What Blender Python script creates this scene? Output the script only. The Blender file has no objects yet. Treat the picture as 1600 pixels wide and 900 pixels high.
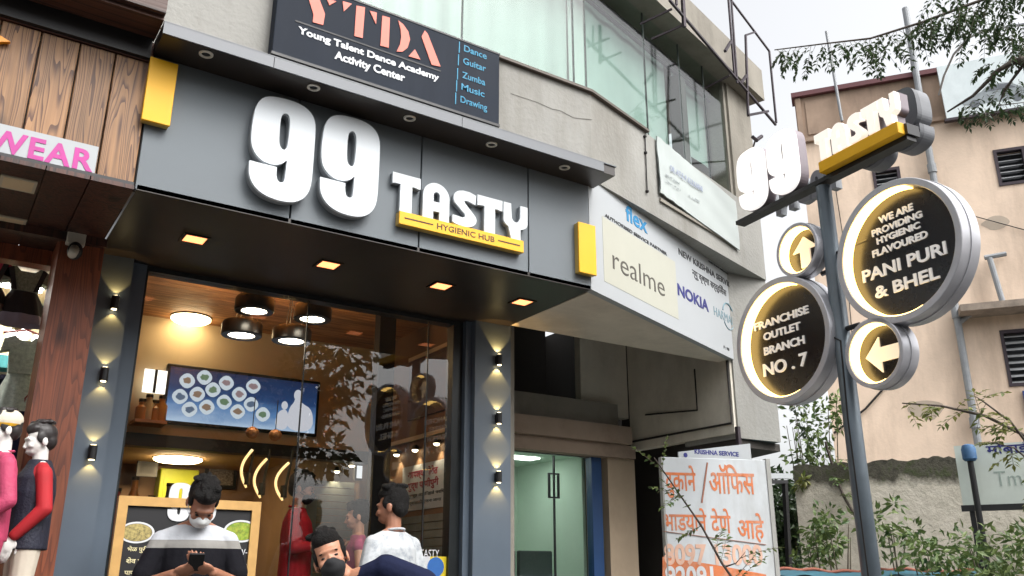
import bpy, bmesh, math, random
from mathutils import Vector, Matrix, Euler, Quaternion
from mathutils.geometry import tessellate_polygon
random.seed(7)
SC = bpy.context.scene
COL = SC.collection
R = math.radians
PI = math.pi

# ------------------------------------------------------------------ camera
F, CX, CY = 1366.0, 800.0, 450.0
TH = math.atan(455 / 1366.0)
AZ = R(56.4)
EYE = Vector((0, 0, 1.45))
FW = Vector((math.cos(AZ) * math.cos(TH), math.sin(AZ) * math.cos(TH), math.sin(TH)))
RT = Vector((math.sin(AZ), -math.cos(AZ), 0))
UP = RT.cross(FW)
cam = bpy.data.cameras.new('camera')
cam.sensor_width = 36.0
cam.lens = 36.0 * F / 1600.0
cam.clip_end = 500
cam.clip_start = 0.05
camo = bpy.data.objects.new('camera', cam)
COL.objects.link(camo)
camo.matrix_world = Matrix((
    (RT.x, UP.x, -FW.x, EYE.x), (RT.y, UP.y, -FW.y, EYE.y), (RT.z, UP.z, -FW.z, EYE.z), (0, 0, 0, 1)))
SC.camera = camo

# ------------------------------------------------------------------ light
SUN_EL, SUN_AZ = R(51), R(162)          # heading of the sun seen from above, compass style
w = bpy.data.worlds.new('World')
SC.world = w
w.use_nodes = True
nt = w.node_tree
bg = nt.nodes['Background']
sky = nt.nodes.new('ShaderNodeTexSky')
sky.sky_type = 'NISHITA'
sky.sun_disc = False
sky.sun_elevation = SUN_EL
sky.sun_rotation = SUN_AZ
sky.air_density = 1.0
sky.dust_density = 6.0
sky.ozone_density = 1.0
hs = nt.nodes.new('ShaderNodeHueSaturation')    # overcast: the blue is washed out of the sky
hs.inputs['Saturation'].default_value = 0.12
nt.links.new(sky.outputs[0], hs.inputs['Color'])
nt.links.new(hs.outputs[0], bg.inputs['Color'])
bg.inputs['Strength'].default_value = 0.15
sl = bpy.data.lights.new('sun', 'SUN')
sl.energy = 0.5
sl.angle = R(25)
sl.color = (1.0, 0.96, 0.9)
so = bpy.data.objects.new('sun', sl)
COL.objects.link(so)
sd = Vector((math.sin(SUN_AZ) * math.cos(SUN_EL), math.cos(SUN_AZ) * math.cos(SUN_EL), math.sin(SUN_EL)))
so.rotation_euler = sd.to_track_quat('Z', 'Y').to_euler()
SC.view_settings.view_transform = 'Standard'
SC.view_settings.look = 'None'
SC.view_settings.gamma = 1.0
SC.view_settings.exposure = 1.3
try:
    SC.cycles.use_denoising = True
    SC.cycles.max_bounces = 8
    SC.cycles.transparent_max_bounces = 24
    SC.cycles.sample_clamp_indirect = 6.0
    SC.cycles.caustics_reflective = False
    SC.cycles.caustics_refractive = False
    SC.cycles.use_adaptive_sampling = False
except Exception:
    pass


# ------------------------------------------------------------------ pixel <-> place
def ray(u, v):
    return FW + RT * ((u - CX) / F) - UP * ((v - CY) / F)


def at(u, v, depth):
    return EYE + ray(u, v) * depth


def on_y(u, v, y):
    d = ray(u, v)
    return EYE + d * ((y - EYE.y) / d.y)


def on_z(u, v, z):
    d = ray(u, v)
    return EYE + d * ((z - EYE.z) / d.z)


class Frame:
    """a vertical face: r to the viewer's right, u up, n out of the face"""
    def __init__(s, o, ang=0.0, r=None, u=None):
        s.o = Vector(o)
        a = R(ang)
        s.r = Vector(r).normalized() if r is not None else Vector((math.cos(a), math.sin(a), 0))
        s.u = Vector(u).normalized() if u is not None else Vector((0, 0, 1))
        s.n = s.r.cross(s.u)

    def p(s, r, u, n=0.0):
        return s.o + s.r * r + s.u * u + s.n * n

    def px(s, a, b, n=0.0):
        d = ray(a, b)
        o = s.o + s.n * n
        q = EYE + d * ((o - EYE).dot(s.n) / d.dot(s.n)) - s.o
        return q.dot(s.r), q.dot(s.u)


# ------------------------------------------------------------------ colours and materials
def lin(c):
    c = c / 255.0
    return c / 12.92 if c <= 0.04045 else ((c + 0.055) / 1.055) ** 2.4


def rgb(r, g, b):
    return (lin(r), lin(g), lin(b), 1.0)


MATS = {}


def base_mat(name):
    m = bpy.data.materials.new(name)
    m.use_nodes = True
    return m, m.node_tree, m.node_tree.nodes['Principled BSDF']


def mat(name, col, rough=0.6, metal=0.0, var=0.12, scale=6.0, bump=0.0, bscale=None, streak=0.0, dirt=None,
        dirt_amt=0.0, spec=0.5, coat=0.0, rvar=0.1):
    """Principled with uneven colour (noise), optional vertical streaks, dirt patches and bump"""
    if name in MATS:
        return MATS[name]
    m, t, b = base_mat(name)
    N, L = t.nodes, t.links
    tc = N.new('ShaderNodeTexCoord')
    n1 = N.new('ShaderNodeTexNoise')
    n1.inputs['Scale'].default_value = scale
    n1.inputs['Detail'].default_value = 7
    n1.inputs['Roughness'].default_value = 0.65
    L.new(tc.outputs['Object'], n1.inputs['Vector'])
    cr = N.new('ShaderNodeValToRGB')
    e = cr.color_ramp.elements
    e[0].position, e[1].position = 0.3, 0.7
    e[0].color = tuple(max(0, c * (1 - var)) for c in col[:3]) + (1,)
    e[1].color = tuple(min(1, c * (1 + var)) for c in col[:3]) + (1,)
    L.new(n1.outputs['Fac'], cr.inputs['Fac'])
    out = cr.outputs['Color']
    if dirt is not None and dirt_amt > 0:
        mp = N.new('ShaderNodeMapping')
        mp.inputs['Scale'].default_value = (1.0, 1.0, 1.0 - streak * 0.9)
        L.new(tc.outputs['Object'], mp.inputs['Vector'])
        n2 = N.new('ShaderNodeTexNoise')
        n2.inputs['Scale'].default_value = scale * 0.55
        n2.inputs['Detail'].default_value = 9
        n2.inputs['Roughness'].default_value = 0.7
        L.new(mp.outputs[0], n2.inputs['Vector'])
        r2 = N.new('ShaderNodeValToRGB')
        r2.color_ramp.elements[0].position = 0.47
        r2.color_ramp.elements[1].position = 0.75
        L.new(n2.outputs['Fac'], r2.inputs['Fac'])
        ml = N.new('ShaderNodeMath')
        ml.operation = 'MULTIPLY'
        ml.inputs[1].default_value = dirt_amt
        L.new(r2.outputs['Color'], ml.inputs[0])
        mx = N.new('ShaderNodeMix')
        mx.data_type = 'RGBA'
        mx.inputs[7].default_value = dirt
        L.new(ml.outputs[0], mx.inputs[0])
        L.new(out, mx.inputs[6])
        out = mx.outputs[2]
    L.new(out, b.inputs['Base Color'])
    b.inputs['Metallic'].default_value = metal
    b.inputs['Specular IOR Level'].default_value = spec
    b.inputs['Coat Weight'].default_value = coat
    mr = N.new('ShaderNodeMapRange')
    mr.inputs['To Min'].default_value = max(0.02, rough - rvar)
    mr.inputs['To Max'].default_value = min(1.0, rough + rvar)
    L.new(n1.outputs['Fac'], mr.inputs['Value'])
    L.new(mr.outputs[0], b.inputs['Roughness'])
    if bump > 0:
        n3 = N.new('ShaderNodeTexNoise')
        n3.inputs['Scale'].default_value = bscale or scale * 6
        n3.inputs['Detail'].default_value = 5
        L.new(tc.outputs['Object'], n3.inputs['Vector'])
        bp = N.new('ShaderNodeBump')
        bp.inputs['Strength'].default_value = bump
        bp.inputs['Distance'].default_value = 0.02
        L.new(n3.outputs['Fac'], bp.inputs['Height'])
        L.new(bp.outputs[0], b.inputs['Normal'])
    MATS[name] = m
    return m


def emit(name, col, strength, base=(0.8, 0.8, 0.8, 1)):
    if name in MATS:
        return MATS[name]
    m, t, b = base_mat(name)
    b.inputs['Base Color'].default_value = base
    b.inputs['Emission Color'].default_value = col
    b.inputs['Emission Strength'].default_value = strength
    MATS[name] = m
    return m


def glass_mat(name, tint=(0.95, 0.97, 0.96, 1), ior=1.55, rough=0.0, wob=0.0, floor=0.0):
    if name in MATS:
        return MATS[name]
    m = bpy.data.materials.new(name)
    m.use_nodes = True
    t = m.node_tree
    N, L = t.nodes, t.links
    N.remove(N['Principled BSDF'])
    tr = N.new('ShaderNodeBsdfTransparent')
    tr.inputs[0].default_value = tint
    gl = N.new('ShaderNodeBsdfGlossy')
    gl.inputs['Color'].default_value = (1, 1, 1, 1)
    gl.inputs['Roughness'].default_value = rough
    fr = N.new('ShaderNodeFresnel')
    fr.inputs[0].default_value = ior
    if wob > 0:
        tc = N.new('ShaderNodeTexCoord')
        nz = N.new('ShaderNodeTexNoise')
        nz.inputs['Scale'].default_value = 1.6
        nz.inputs['Detail'].default_value = 1
        L.new(tc.outputs['Object'], nz.inputs['Vector'])
        bp = N.new('ShaderNodeBump')
        bp.inputs['Strength'].default_value = wob
        bp.inputs['Distance'].default_value = 0.05
        L.new(nz.outputs['Fac'], bp.inputs['Height'])
        L.new(bp.outputs[0], gl.inputs['Normal'])
    ge = N.new('ShaderNodeNewGeometry')
    inv = N.new('ShaderNodeMath')
    inv.operation = 'SUBTRACT'
    inv.inputs[0].default_value = 1.0
    L.new(ge.outputs['Backfacing'], inv.inputs[1])
    mx0 = N.new('ShaderNodeMath')
    mx0.operation = 'MAXIMUM'
    mx0.inputs[1].default_value = floor
    L.new(fr.outputs[0], mx0.inputs[0])
    mu = N.new('ShaderNodeMath')
    mu.operation = 'MULTIPLY'
    L.new(mx0.outputs[0], mu.inputs[0])
    L.new(inv.outputs[0], mu.inputs[1])
    ms = N.new('ShaderNodeMixShader')
    L.new(mu.outputs[0], ms.inputs[0])
    L.new(tr.outputs[0], ms.inputs[1])
    L.new(gl.outputs[0], ms.inputs[2])
    L.new(ms.outputs[0], N['Material Output'].inputs['Surface'])
    MATS[name] = m
    return m


def wood_mat(name, light, dark, pale=None, ring=26.0, rough=0.55, along='Z', knots=True, amt=1.0):
    """planks: growth rings cut lengthwise (cathedral grain), a different cut for every plank, a few knots"""
    if name in MATS:
        return MATS[name]
    m, t, b = base_mat(name)
    N, L = t.nodes, t.links
    tc = N.new('ShaderNodeTexCoord')
    ge = N.new('ShaderNodeNewGeometry')
    # offset per plank
    cb = N.new('ShaderNodeVectorMath')
    cb.operation = 'SCALE'
    cb.inputs[0].default_value = (3.7, 11.3, 23.9)
    L.new(ge.outputs['Random Per Island'], cb.inputs['Scale'])
    ad = N.new('ShaderNodeVectorMath')
    L.new(tc.outputs['Object'], ad.inputs[0])
    L.new(cb.outputs[0], ad.inputs[1])
    mp = N.new('ShaderNodeMapping')
    sc = {'Z': (1.25, 1.25, 0.085), 'X': (0.085, 1.25, 1.25)}[along]
    mp.inputs['Scale'].default_value = sc
    L.new(ad.outputs[0], mp.inputs['Vector'])
    nz = N.new('ShaderNodeTexNoise')
    nz.inputs['Scale'].default_value = 3.2
    nz.inputs['Detail'].default_value = 3
    L.new(mp.outputs[0], nz.inputs['Vector'])
    wv = N.new('ShaderNodeMath')
    wv.operation = 'MULTIPLY'
    wv.inputs[1].default_value = ring
    L.new(nz.outputs['Fac'], wv.inputs[0])
    fr = N.new('ShaderNodeMath')
    fr.operation = 'FRACT'
    L.new(wv.outputs[0], fr.inputs[0])
    cr = N.new('ShaderNodeValToRGB')
    e = cr.color_ramp.elements
    e[0].position, e[0].color = 0.0, light
    e[1].position, e[1].color = 1.0, dark
    x = e.new(0.55)
    x.color = tuple(light[i] * 0.8 + dark[i] * 0.2 for i in range(3)) + (1,)
    x = e.new(0.88)
    x.color = dark
    L.new(fr.outputs[0], cr.inputs['Fac'])
    # broad tone + fibre
    n2 = N.new('ShaderNodeTexNoise')
    n2.inputs['Scale'].default_value = 1.5
    n2.inputs['Detail'].default_value = 4
    L.new(ad.outputs[0], n2.inputs['Vector'])
    mp3 = N.new('ShaderNodeMapping')
    mp3.inputs['Scale'].default_value = {'Z': (60, 60, 2.0), 'X': (2.0, 60, 60)}[along]
    L.new(ad.outputs[0], mp3.inputs['Vector'])
    n3 = N.new('ShaderNodeTexNoise')
    n3.inputs['Scale'].default_value = 1.0
    n3.inputs['Detail'].default_value = 3
    L.new(mp3.outputs[0], n3.inputs['Vector'])
    r2 = N.new('ShaderNodeMapRange')
    r2.inputs['From Min'].default_value = 0.3
    r2.inputs['From Max'].default_value = 0.7
    r2.inputs['To Min'].default_value = 0.62
    r2.inputs['To Max'].default_value = 1.25
    L.new(n2.outputs['Fac'], r2.inputs['Value'])
    r3 = N.new('ShaderNodeMapRange')
    r3.inputs['From Min'].default_value = 0.25
    r3.inputs['From Max'].default_value = 0.75
    r3.inputs['To Min'].default_value = 0.75
    r3.inputs['To Max'].default_value = 1.2
    L.new(n3.outputs['Fac'], r3.inputs['Value'])
    mm = N.new('ShaderNodeMath')
    mm.operation = 'MULTIPLY'
    L.new(r2.outputs[0], mm.inputs[0])
    L.new(r3.outputs[0], mm.inputs[1])
    vm = N.new('ShaderNodeVectorMath')
    vm.operation = 'SCALE'
    L.new(cr.outputs['Color'], vm.inputs[0])
    L.new(mm.outputs[0], vm.inputs['Scale'])
    out = vm.outputs[0]
    if knots:
        mp4 = N.new('ShaderNodeMapping')
        mp4.inputs['Scale'].default_value = {'Z': (4.0, 4.0, 2.2), 'X': (2.2, 4.0, 4.0)}[along]
        L.new(ad.outputs[0], mp4.inputs['Vector'])
        vo = N.new('ShaderNodeTexVoronoi')
        vo.inputs['Scale'].default_value = 1.0
        L.new(mp4.outputs[0], vo.inputs['Vector'])
        kr = N.new('ShaderNodeValToRGB')
        kr.color_ramp.elements[0].position = 0.05
        kr.color_ramp.elements[0].color = (0.12, 0.05, 0.03, 1)
        kr.color_ramp.elements[1].position = 0.24
        kr.color_ramp.elements[1].color = (1, 1, 1, 1)
        L.new(vo.outputs['Distance'], kr.inputs['Fac'])
        mk = N.new('ShaderNodeVectorMath')
        mk.operation = 'MULTIPLY'
        L.new(out, mk.inputs[0])
        L.new(kr.outputs['Color'], mk.inputs[1])
        out = mk.outputs[0]
    L.new(out, b.inputs['Base Color'])
    b.inputs['Roughness'].default_value = rough
    bp = N.new('ShaderNodeBump')
    bp.inputs['Strength'].default_value = 0.25
    bp.inputs['Distance'].default_value = 0.01
    L.new(n3.outputs['Fac'], bp.inputs['Height'])
    L.new(bp.outputs[0], b.inputs['Normal'])
    MATS[name] = m
    return m


def bands(name, stops, axis='Z', rough=0.85, weave=220.0, coords='Object'):
    """cloth in flat bands along an object axis: stops = [(position, colour)...]"""
    if name in MATS:
        return MATS[name]
    m, t, b = base_mat(name)
    N, L = t.nodes, t.links
    tc = N.new('ShaderNodeTexCoord')
    sp = N.new('ShaderNodeSeparateXYZ')
    L.new(tc.outputs[coords], sp.inputs[0])
    lo, hi = stops[0][0], stops[-1][0] + 0.5
    mr = N.new('ShaderNodeMapRange')
    mr.inputs['From Min'].default_value = lo
    mr.inputs['From Max'].default_value = hi
    L.new(sp.outputs[axis], mr.inputs['Value'])
    cr = N.new('ShaderNodeValToRGB')
    cr.color_ramp.interpolation = 'CONSTANT'
    e = cr.color_ramp.elements
    e[0].position, e[0].color = 0.0, stops[0][1]
    e[1].position, e[1].color = (stops[1][0] - lo) / (hi - lo), stops[1][1]
    for p, c in stops[2:]:
        x = e.new((p - lo) / (hi - lo))
        x.color = c
    L.new(mr.outputs[0], cr.inputs['Fac'])
    nz = N.new('ShaderNodeTexNoise')
    nz.inputs['Scale'].default_value = 9
    nz.inputs['Detail'].default_value = 6
    L.new(tc.outputs['Object'], nz.inputs['Vector'])
    r3 = N.new('ShaderNodeMapRange')
    r3.inputs['To Min'].default_value = 0.8
    r3.inputs['To Max'].default_value = 1.15
    L.new(nz.outputs['Fac'], r3.inputs['Value'])
    vm = N.new('ShaderNodeVectorMath')
    vm.operation = 'SCALE'
    L.new(cr.outputs['Color'], vm.inputs[0])
    L.new(r3.outputs[0], vm.inputs['Scale'])
    L.new(vm.outputs[0], b.inputs['Base Color'])
    b.inputs['Roughness'].default_value = rough
    b.inputs['Specular IOR Level'].default_value = 0.12
    bp = N.new('ShaderNodeBump')
    bp.inputs['Strength'].default_value = 0.35
    bp.inputs['Distance'].default_value = 0.03
    L.new(nz.outputs['Fac'], bp.inputs['Height'])
    L.new(bp.outputs[0], b.inputs['Normal'])
    MATS[name] = m
    return m


# ------------------------------------------------------------------ mesh building
class MB:
    def __init__(s):
        s.v, s.f, s.marks = [], [], []

    def mark(s):
        """what follows becomes an object of its own"""
        s.marks.append((len(s.v), len(s.f)))
        return s

    def add(s, vs, fs):
        k = len(s.v)
        s.v += [Vector(p) for p in vs]
        s.f += [tuple(i + k for i in q) for q in fs]

    def box(s, x0, x1, y0, y1, z0, z1):
        s.add([(x0, y0, z0), (x1, y0, z0), (x1, y1, z0), (x0, y1, z0), (x0, y0, z1), (x1, y0, z1), (x1, y1, z1), (x0, y1, z1)],
              [(0, 3, 2, 1), (4, 5, 6, 7), (0, 1, 5, 4), (1, 2, 6, 5), (2, 3, 7, 6), (3, 0, 4, 7)])
        return s

    def fbox(s, f, r0, r1, u0, u1, n0, n1, bev=0.0):
        if bev > 0:
            q = [(r0 + bev, u0), (r1 - bev, u0), (r1, u0 + bev), (r1, u1 - bev), (r1 - bev, u1), (r0 + bev, u1), (r0, u1 - bev), (r0, u0 + bev)]
            qi = [(r0 + bev * 2, u0 + bev), (r1 - bev * 2, u0 + bev), (r1 - bev, u0 + bev * 2), (r1 - bev, u1 - bev * 2), (r1 - bev * 2, u1 - bev), (r0 + bev * 2, u1 - bev), (r0 + bev, u1 - bev * 2), (r0 + bev, u0 + bev * 2)]
            V = [f.p(a, b, n0) for a, b in q] + [f.p(a, b, n1 - bev) for a, b in q] + [f.p(a, b, n1) for a, b in qi]
            fs = [tuple(reversed(range(8))), tuple(range(16, 24))]
            for i in range(8):
                j = (i + 1) % 8
                fs += [(i, j, j + 8, i + 8), (i + 8, j + 8, j + 16, i + 16)]
            s.add(V, fs)
            return s
        V = [f.p(a, b, c) for c in (n0, n1) for a, b in ((r0, u0), (r1, u0), (r1, u1), (r0, u1))]
        s.add(V, [(3, 2, 1, 0), (4, 5, 6, 7), (0, 1, 5, 4), (1, 2, 6, 5), (2, 3, 7, 6), (3, 0, 4, 7)])
        return s

    def prism(s, f, outer, n0, n1, holes=(), bev=0.0):
        """polygon (r,u) with holes extruded along n"""
        loops = [list(outer)] + [list(h) for h in holes]
        flat = [p for l in loops for p in l]
        tris = tessellate_polygon([[Vector((a, b, 0)) for a, b in l] for l in loops])
        k = len(flat)
        V = [f.p(a, b, n1) for a, b in flat] + [f.p(a, b, n0) for a, b in flat]
        fs = []
        for t in tris:
            a, b, c = (Vector(flat[i]) for i in t)
            cr = (b - a).x * (c - a).y - (b - a).y * (c - a).x
            t = tuple(t) if cr > 0 else (t[0], t[2], t[1])
            fs.append(t)
            fs.append(tuple(i + k for i in reversed(t)))
        o = 0
        for li, l in enumerate(loops):
            area = sum(l[i][0] * l[(i + 1) % len(l)][1] - l[(i + 1) % len(l)][0] * l[i][1] for i in range(len(l)))
            ccw = (area > 0) == (li == 0)
            for i in range(len(l)):
                a, b = o + i, o + (i + 1) % len(l)
                fs.append((a, a + k, b + k, b) if ccw else (b, b + k, a + k, a))
            o += len(l)
        s.add(V, fs)
        return s

    def zpoly(s, pts, z0, z1):
        f = Frame((0, 0, 0), r=(1, 0, 0), u=(0, 1, 0))
        return s.prism(f, pts, z0, z1)

    def tube(s, pts, rad, n=8, caps=True):
        pts = [Vector(p) for p in pts]
        rr = rad if isinstance(rad, (list, tuple)) else [rad] * len(pts)
        V, fs = [], []
        prev = None
        for i, p in enumerate(pts):
            d = (pts[min(i + 1, len(pts) - 1)] - pts[max(i - 1, 0)])
            if d.length < 1e-9:
                d = Vector((0, 0, 1))
            d.normalize()
            if prev is None:
                a = Vector((0, 0, 1)) if abs(d.z) < 0.9 else Vector((1, 0, 0))
                x = d.cross(a).normalized()
            else:
                x = (prev - d * prev.dot(d))
                x = x.normalized() if x.length > 1e-6 else d.orthogonal().normalized()
            prev = x
            y = d.cross(x)
            for k in range(n):
                t = 2 * PI * k / n
                V.append(p + (x * math.cos(t) + y * math.sin(t)) * rr[i])
        for i in range(len(pts) - 1):
            for k in range(n):
                a, b = i * n + k, i * n + (k + 1) % n
                fs.append((a, b, b + n, a + n))
        if caps:
            fs.append(tuple(reversed(range(n))))
            fs.append(tuple(range((len(pts) - 1) * n, len(pts) * n)))
        s.add(V, fs)
        return s

    def bar(s, a, b, w, h=None):
        a, b = Vector(a), Vector(b)
        d = (b - a).normalized()
        x = d.cross(Vector((0, 0, 1)) if abs(d.z) < 0.95 else Vector((0, 1, 0))).normalized()
        y = d.cross(x)
        h = h or w
        V = []
        for p in (a, b):
            for i, j in ((-1, -1), (1, -1), (1, 1), (-1, 1)):
                V.append(p + x * (i * w / 2) + y * (j * h / 2))
        s.add(V, [(0, 1, 2, 3), (7, 6, 5, 4), (0, 4, 5, 1), (1, 5, 6, 2), (2, 6, 7, 3), (3, 7, 4, 0)])
        return s

    def disc(s, f, cr, cu, prof, n=64, start_cap=True, end_cap=True):
        """lathe about the n axis: prof = [(radius, n)...]"""
        V, fs = [], []
        for rr, nn in prof:
            for k in range(n):
                t = 2 * PI * k / n
                V.append(f.p(cr + rr * math.cos(t), cu + rr * math.sin(t), nn))
        for i in range(len(prof) - 1):
            for k in range(n):
                a, b = i * n + k, i * n + (k + 1) % n
                fs.append((a, b, b + n, a + n))
        if start_cap:
            fs.append(tuple(reversed(range(n))))
        if end_cap:
            fs.append(tuple(range((len(prof) - 1) * n, len(prof) * n)))
        s.add(V, fs)
        return s

    def ell(s, c, rad, M=None, seg=16, rings=10):
        M = M or Matrix.Identity(3)
        c = Vector(c)
        V, fs = [], []
        V.append(c + M @ Vector((0, 0, rad[2])))
        for i in range(1, rings):
            ph = PI * i / rings
            for k in range(seg):
                t = 2 * PI * k / seg
                V.append(c + M @ Vector((rad[0] * math.sin(ph) * math.cos(t), rad[1] * math.sin(ph) * math.sin(t), rad[2] * math.cos(ph))))
        V.append(c + M @ Vector((0, 0, -rad[2])))
        for k in range(seg):
            fs.append((0, 1 + k, 1 + (k + 1) % seg))
            b = 1 + (rings - 2) * seg
            fs.append((len(V) - 1, b + (k + 1) % seg, b + k))
        for i in range(rings - 2):
            for k in range(seg):
                a, b = 1 + i * seg + k, 1 + i * seg + (k + 1) % seg
                fs.append((a, a + seg, b + seg, b))
        s.add(V, fs)
        return s

    def cap(s, a, b, ra, rb, n=12):
        """capsule with round ends"""
        a, b = Vector(a), Vector(b)
        d = (b - a)
        L = d.length
        d = d / L if L > 1e-6 else Vector((0, 0, 1))
        P, Q = [], []
        for i in range(1, 5):
            t = PI / 2 * (1 - i / 4.0)
            P.append(a - d * ra * math.sin(t) * 0.98)
            Q.append(max(0.001, ra * math.cos(t)))
        for i in range(0, 4):
            t = PI / 2 * (i / 4.0)
            P.append(b + d * rb * math.sin(t) * 0.98)
            Q.append(max(0.001, rb * math.cos(t)))
        return s.tube(P, Q, n)

    def rings(s, rs, T, n=20):
        """torso loft: rs = [(z, rx, ry, yoff)...], T maps local points"""
        V, fs = [], []
        for z, rx, ry, yo in rs:
            for k in range(n):
                t = 2 * PI * k / n
                V.append(T(Vector((rx * math.cos(t), yo + ry * math.sin(t), z))))
        for i in range(len(rs) - 1):
            for k in range(n):
                a, b = i * n + k, i * n + (k + 1) % n
                fs.append((a, b, b + n, a + n))
        fs.append(tuple(reversed(range(n))))
        fs.append(tuple(range((len(rs) - 1) * n, len(rs) * n)))
        s.add(V, fs)
        return s

    def mesh(s, name, off=Vector((0, 0, 0)), smooth=False):
        me = bpy.data.meshes.new(name)
        me.from_pydata([p - off for p in s.v], [], s.f)
        me.validate()
        if smooth:
            me.polygons.foreach_set('use_smooth', [True] * len(me.polygons))
        me.update()
        return me

    def build(s, name, material, parent=None, smooth=False, local=False, ang=None):
        mk = [q for q in s.marks if q[1] > 0]
        if mk:
            cuts = [(0, 0)] + mk + [(len(s.v), len(s.f))]
            s.marks = []
            for (v0, f0), (v1, f1) in zip(cuts[:-1], cuts[1:]):
                if f1 > f0:
                    q = MB()
                    q.v = s.v[v0:v1]
                    q.f = [tuple(i - v0 for i in t) for t in s.f[f0:f1]]
                    o = q.build(name, material, parent, smooth, local, ang)
            return o
        off = Vector((0, 0, 0))
        if not local:
            q = parent
            while q is not None:
                off = off + Vector(q.location)
                q = q.parent
        me = s.mesh(name, off, smooth or ang is not None)
        if ang is not None:
            try:
                me.set_sharp_from_angle(angle=R(ang))
            except Exception:
                pass
        o = bpy.data.objects.new(name, me)
        if material is not None:
            me.materials.append(material)
        COL.objects.link(o)
        if parent is not None:
            o.parent = parent
        return o


def tag(o, label=None, cat=None, group=None, kind=None):
    if label:
        o['label'] = label
    if cat:
        o['category'] = cat
    if group:
        o['group'] = group
    if kind:
        o['kind'] = kind
    return o


def empty(name, loc, label, cat, group=None):
    o = bpy.data.objects.new(name, None)
    o.location = loc
    o.empty_display_size = 0.1
    COL.objects.link(o)
    return tag(o, label, cat, group)


def part(name, m, material, parent, **k):
    return m.build(name, material, parent, **k)


def kids(o):
    return [c for c in bpy.data.objects if c.parent == o]


def dup(o, loc=None, parent=None, label=None):
    c = o.copy()
    COL.objects.link(c)
    if parent is not None:
        c.parent = parent
    for ch in kids(o):
        dup(ch, None, c)
    if loc is not None:
        c.location = loc
    if label:
        c['label'] = label
    return c


# ------------------------------------------------------------------ writing
TXT = {}


def text_mesh(body, bold=0.0, sp=1.0):
    key = (body, bold, sp)
    if key in TXT:
        return TXT[key]
    c = bpy.data.curves.new('lettering', 'FONT')
    c.body = body
    c.size = 1.0
    c.offset = bold
    c.resolution_u = 4
    c.space_character = sp
    c.align_x = 'LEFT'
    o = bpy.data.objects.new('lettering', c)
    COL.objects.link(o)
    dg = bpy.context.evaluated_depsgraph_get()
    me = bpy.data.meshes.new_from_object(o.evaluated_get(dg))
    V = [v.co.copy() for v in me.vertices]
    P = [tuple(p.vertices) for p in me.polygons]
    bpy.data.objects.remove(o)
    bpy.data.meshes.remove(me)
    # outline edges used by one face only, so that the letters get sides
    cnt = {}
    for p in P:
        for i in range(len(p)):
            e = (p[i], p[(i + 1) % len(p)])
            cnt[tuple(sorted(e))] = cnt.get(tuple(sorted(e)), 0) + 1
    B = [(p[i], p[(i + 1) % len(p)]) for p in P for i in range(len(p)) if cnt[tuple(sorted((p[i], p[(i + 1) % len(p)])))] == 1]
    TXT[key] = (V, P, B)
    return TXT[key]


def write(mb, f, body, r0, u0, w=None, h=None, n0=0.0, n1=0.003, bold=0.0, sp=1.0, align='L', slope=0.0, capref=None):
    """lettering whose ink starts at (r0,u0); w = ink width, h = cap height"""
    V, P, B = text_mesh(body, bold, sp)
    if not V:
        return
    x0, x1 = min(v.x for v in V), max(v.x for v in V)
    cap = capref or 0.72
    sy = h / cap if h else w / (x1 - x0)
    sx = w / (x1 - x0) if w else sy
    W = (x1 - x0) * sx
    ox = {'L': 0, 'C': -W / 2, 'R': -W}[align]
    k = len(V)
    pts = [(r0 + ox + (v.x - x0) * sx, u0 + v.y * sy + ((v.x - x0) * sx + ox) * slope) for v in V]
    mb.mark()
    vs = [f.p(a, b, n1) for a, b in pts] + [f.p(a, b, n0) for a, b in pts]
    fs = []
    for p in P:
        fs.append(p)
    for a, b in B:
        fs.append((b, a, a + k, b + k))
    mb.add(vs, fs)


def wpx(mb, f, body, pl, pr, top, n0=0.0, n1=0.003, bold=0.0, sp=1.0):
    """lettering between two places on a face seen at pixel pl (baseline left), pr (baseline right), cap top over pl"""
    a = f.px(*pl, n=n1)
    b = f.px(*pr, n=n1)
    t = f.px(*top, n=n1)
    u0 = (a[1] + b[1]) / 2
    write(mb, f, body, a[0], u0, b[0] - a[0], t[1] - a[1], n0, n1, bold, sp)


def smooth_loop(pts, it=2):
    for _ in range(it):
        q = []
        for i in range(len(pts)):
            a, b = pts[i], pts[(i + 1) % len(pts)]
            d = math.hypot(a[0] - b[0], a[1] - b[1])
            if d < 1e-6:
                continue
            q.append((a[0] * .75 + b[0] * .25, a[1] * .75 + b[1] * .25))
            q.append((a[0] * .25 + b[0] * .75, a[1] * .25 + b[1] * .75))
        pts = q
    return pts


# the numeral of the shop sign, unit: metres at the fascia (0.407 wide, 0.71 tall)
NINE_O = [(0.0, 0.455), (0.003, 0.54), (0.012, 0.6), (0.034, 0.655), (0.075, 0.69), (0.13, 0.705), (0.2, 0.71), (0.27, 0.708), (0.33, 0.69),
          (0.375, 0.655), (0.398, 0.605), (0.405, 0.54), (0.406, 0.36), (0.406, 0.21), (0.4, 0.14), (0.38, 0.085), (0.345, 0.045), (0.295, 0.018), (0.225, 0.008),
          (0.15, 0.015), (0.09, 0.035), (0.045, 0.07), (0.018, 0.115), (0.008, 0.16), (0.006, 0.225), (0.006, 0.226), (0.176, 0.226), (0.177, 0.226), (0.178, 0.176), (0.186, 0.142),
          (0.206, 0.13), (0.226, 0.136), (0.234, 0.16), (0.235, 0.22), (0.236, 0.285), (0.236, 0.29), (0.213, 0.262), (0.175, 0.24), (0.13, 0.234), (0.08, 0.245), (0.035, 0.28), (0.01, 0.325), (0.001, 0.385)]
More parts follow.
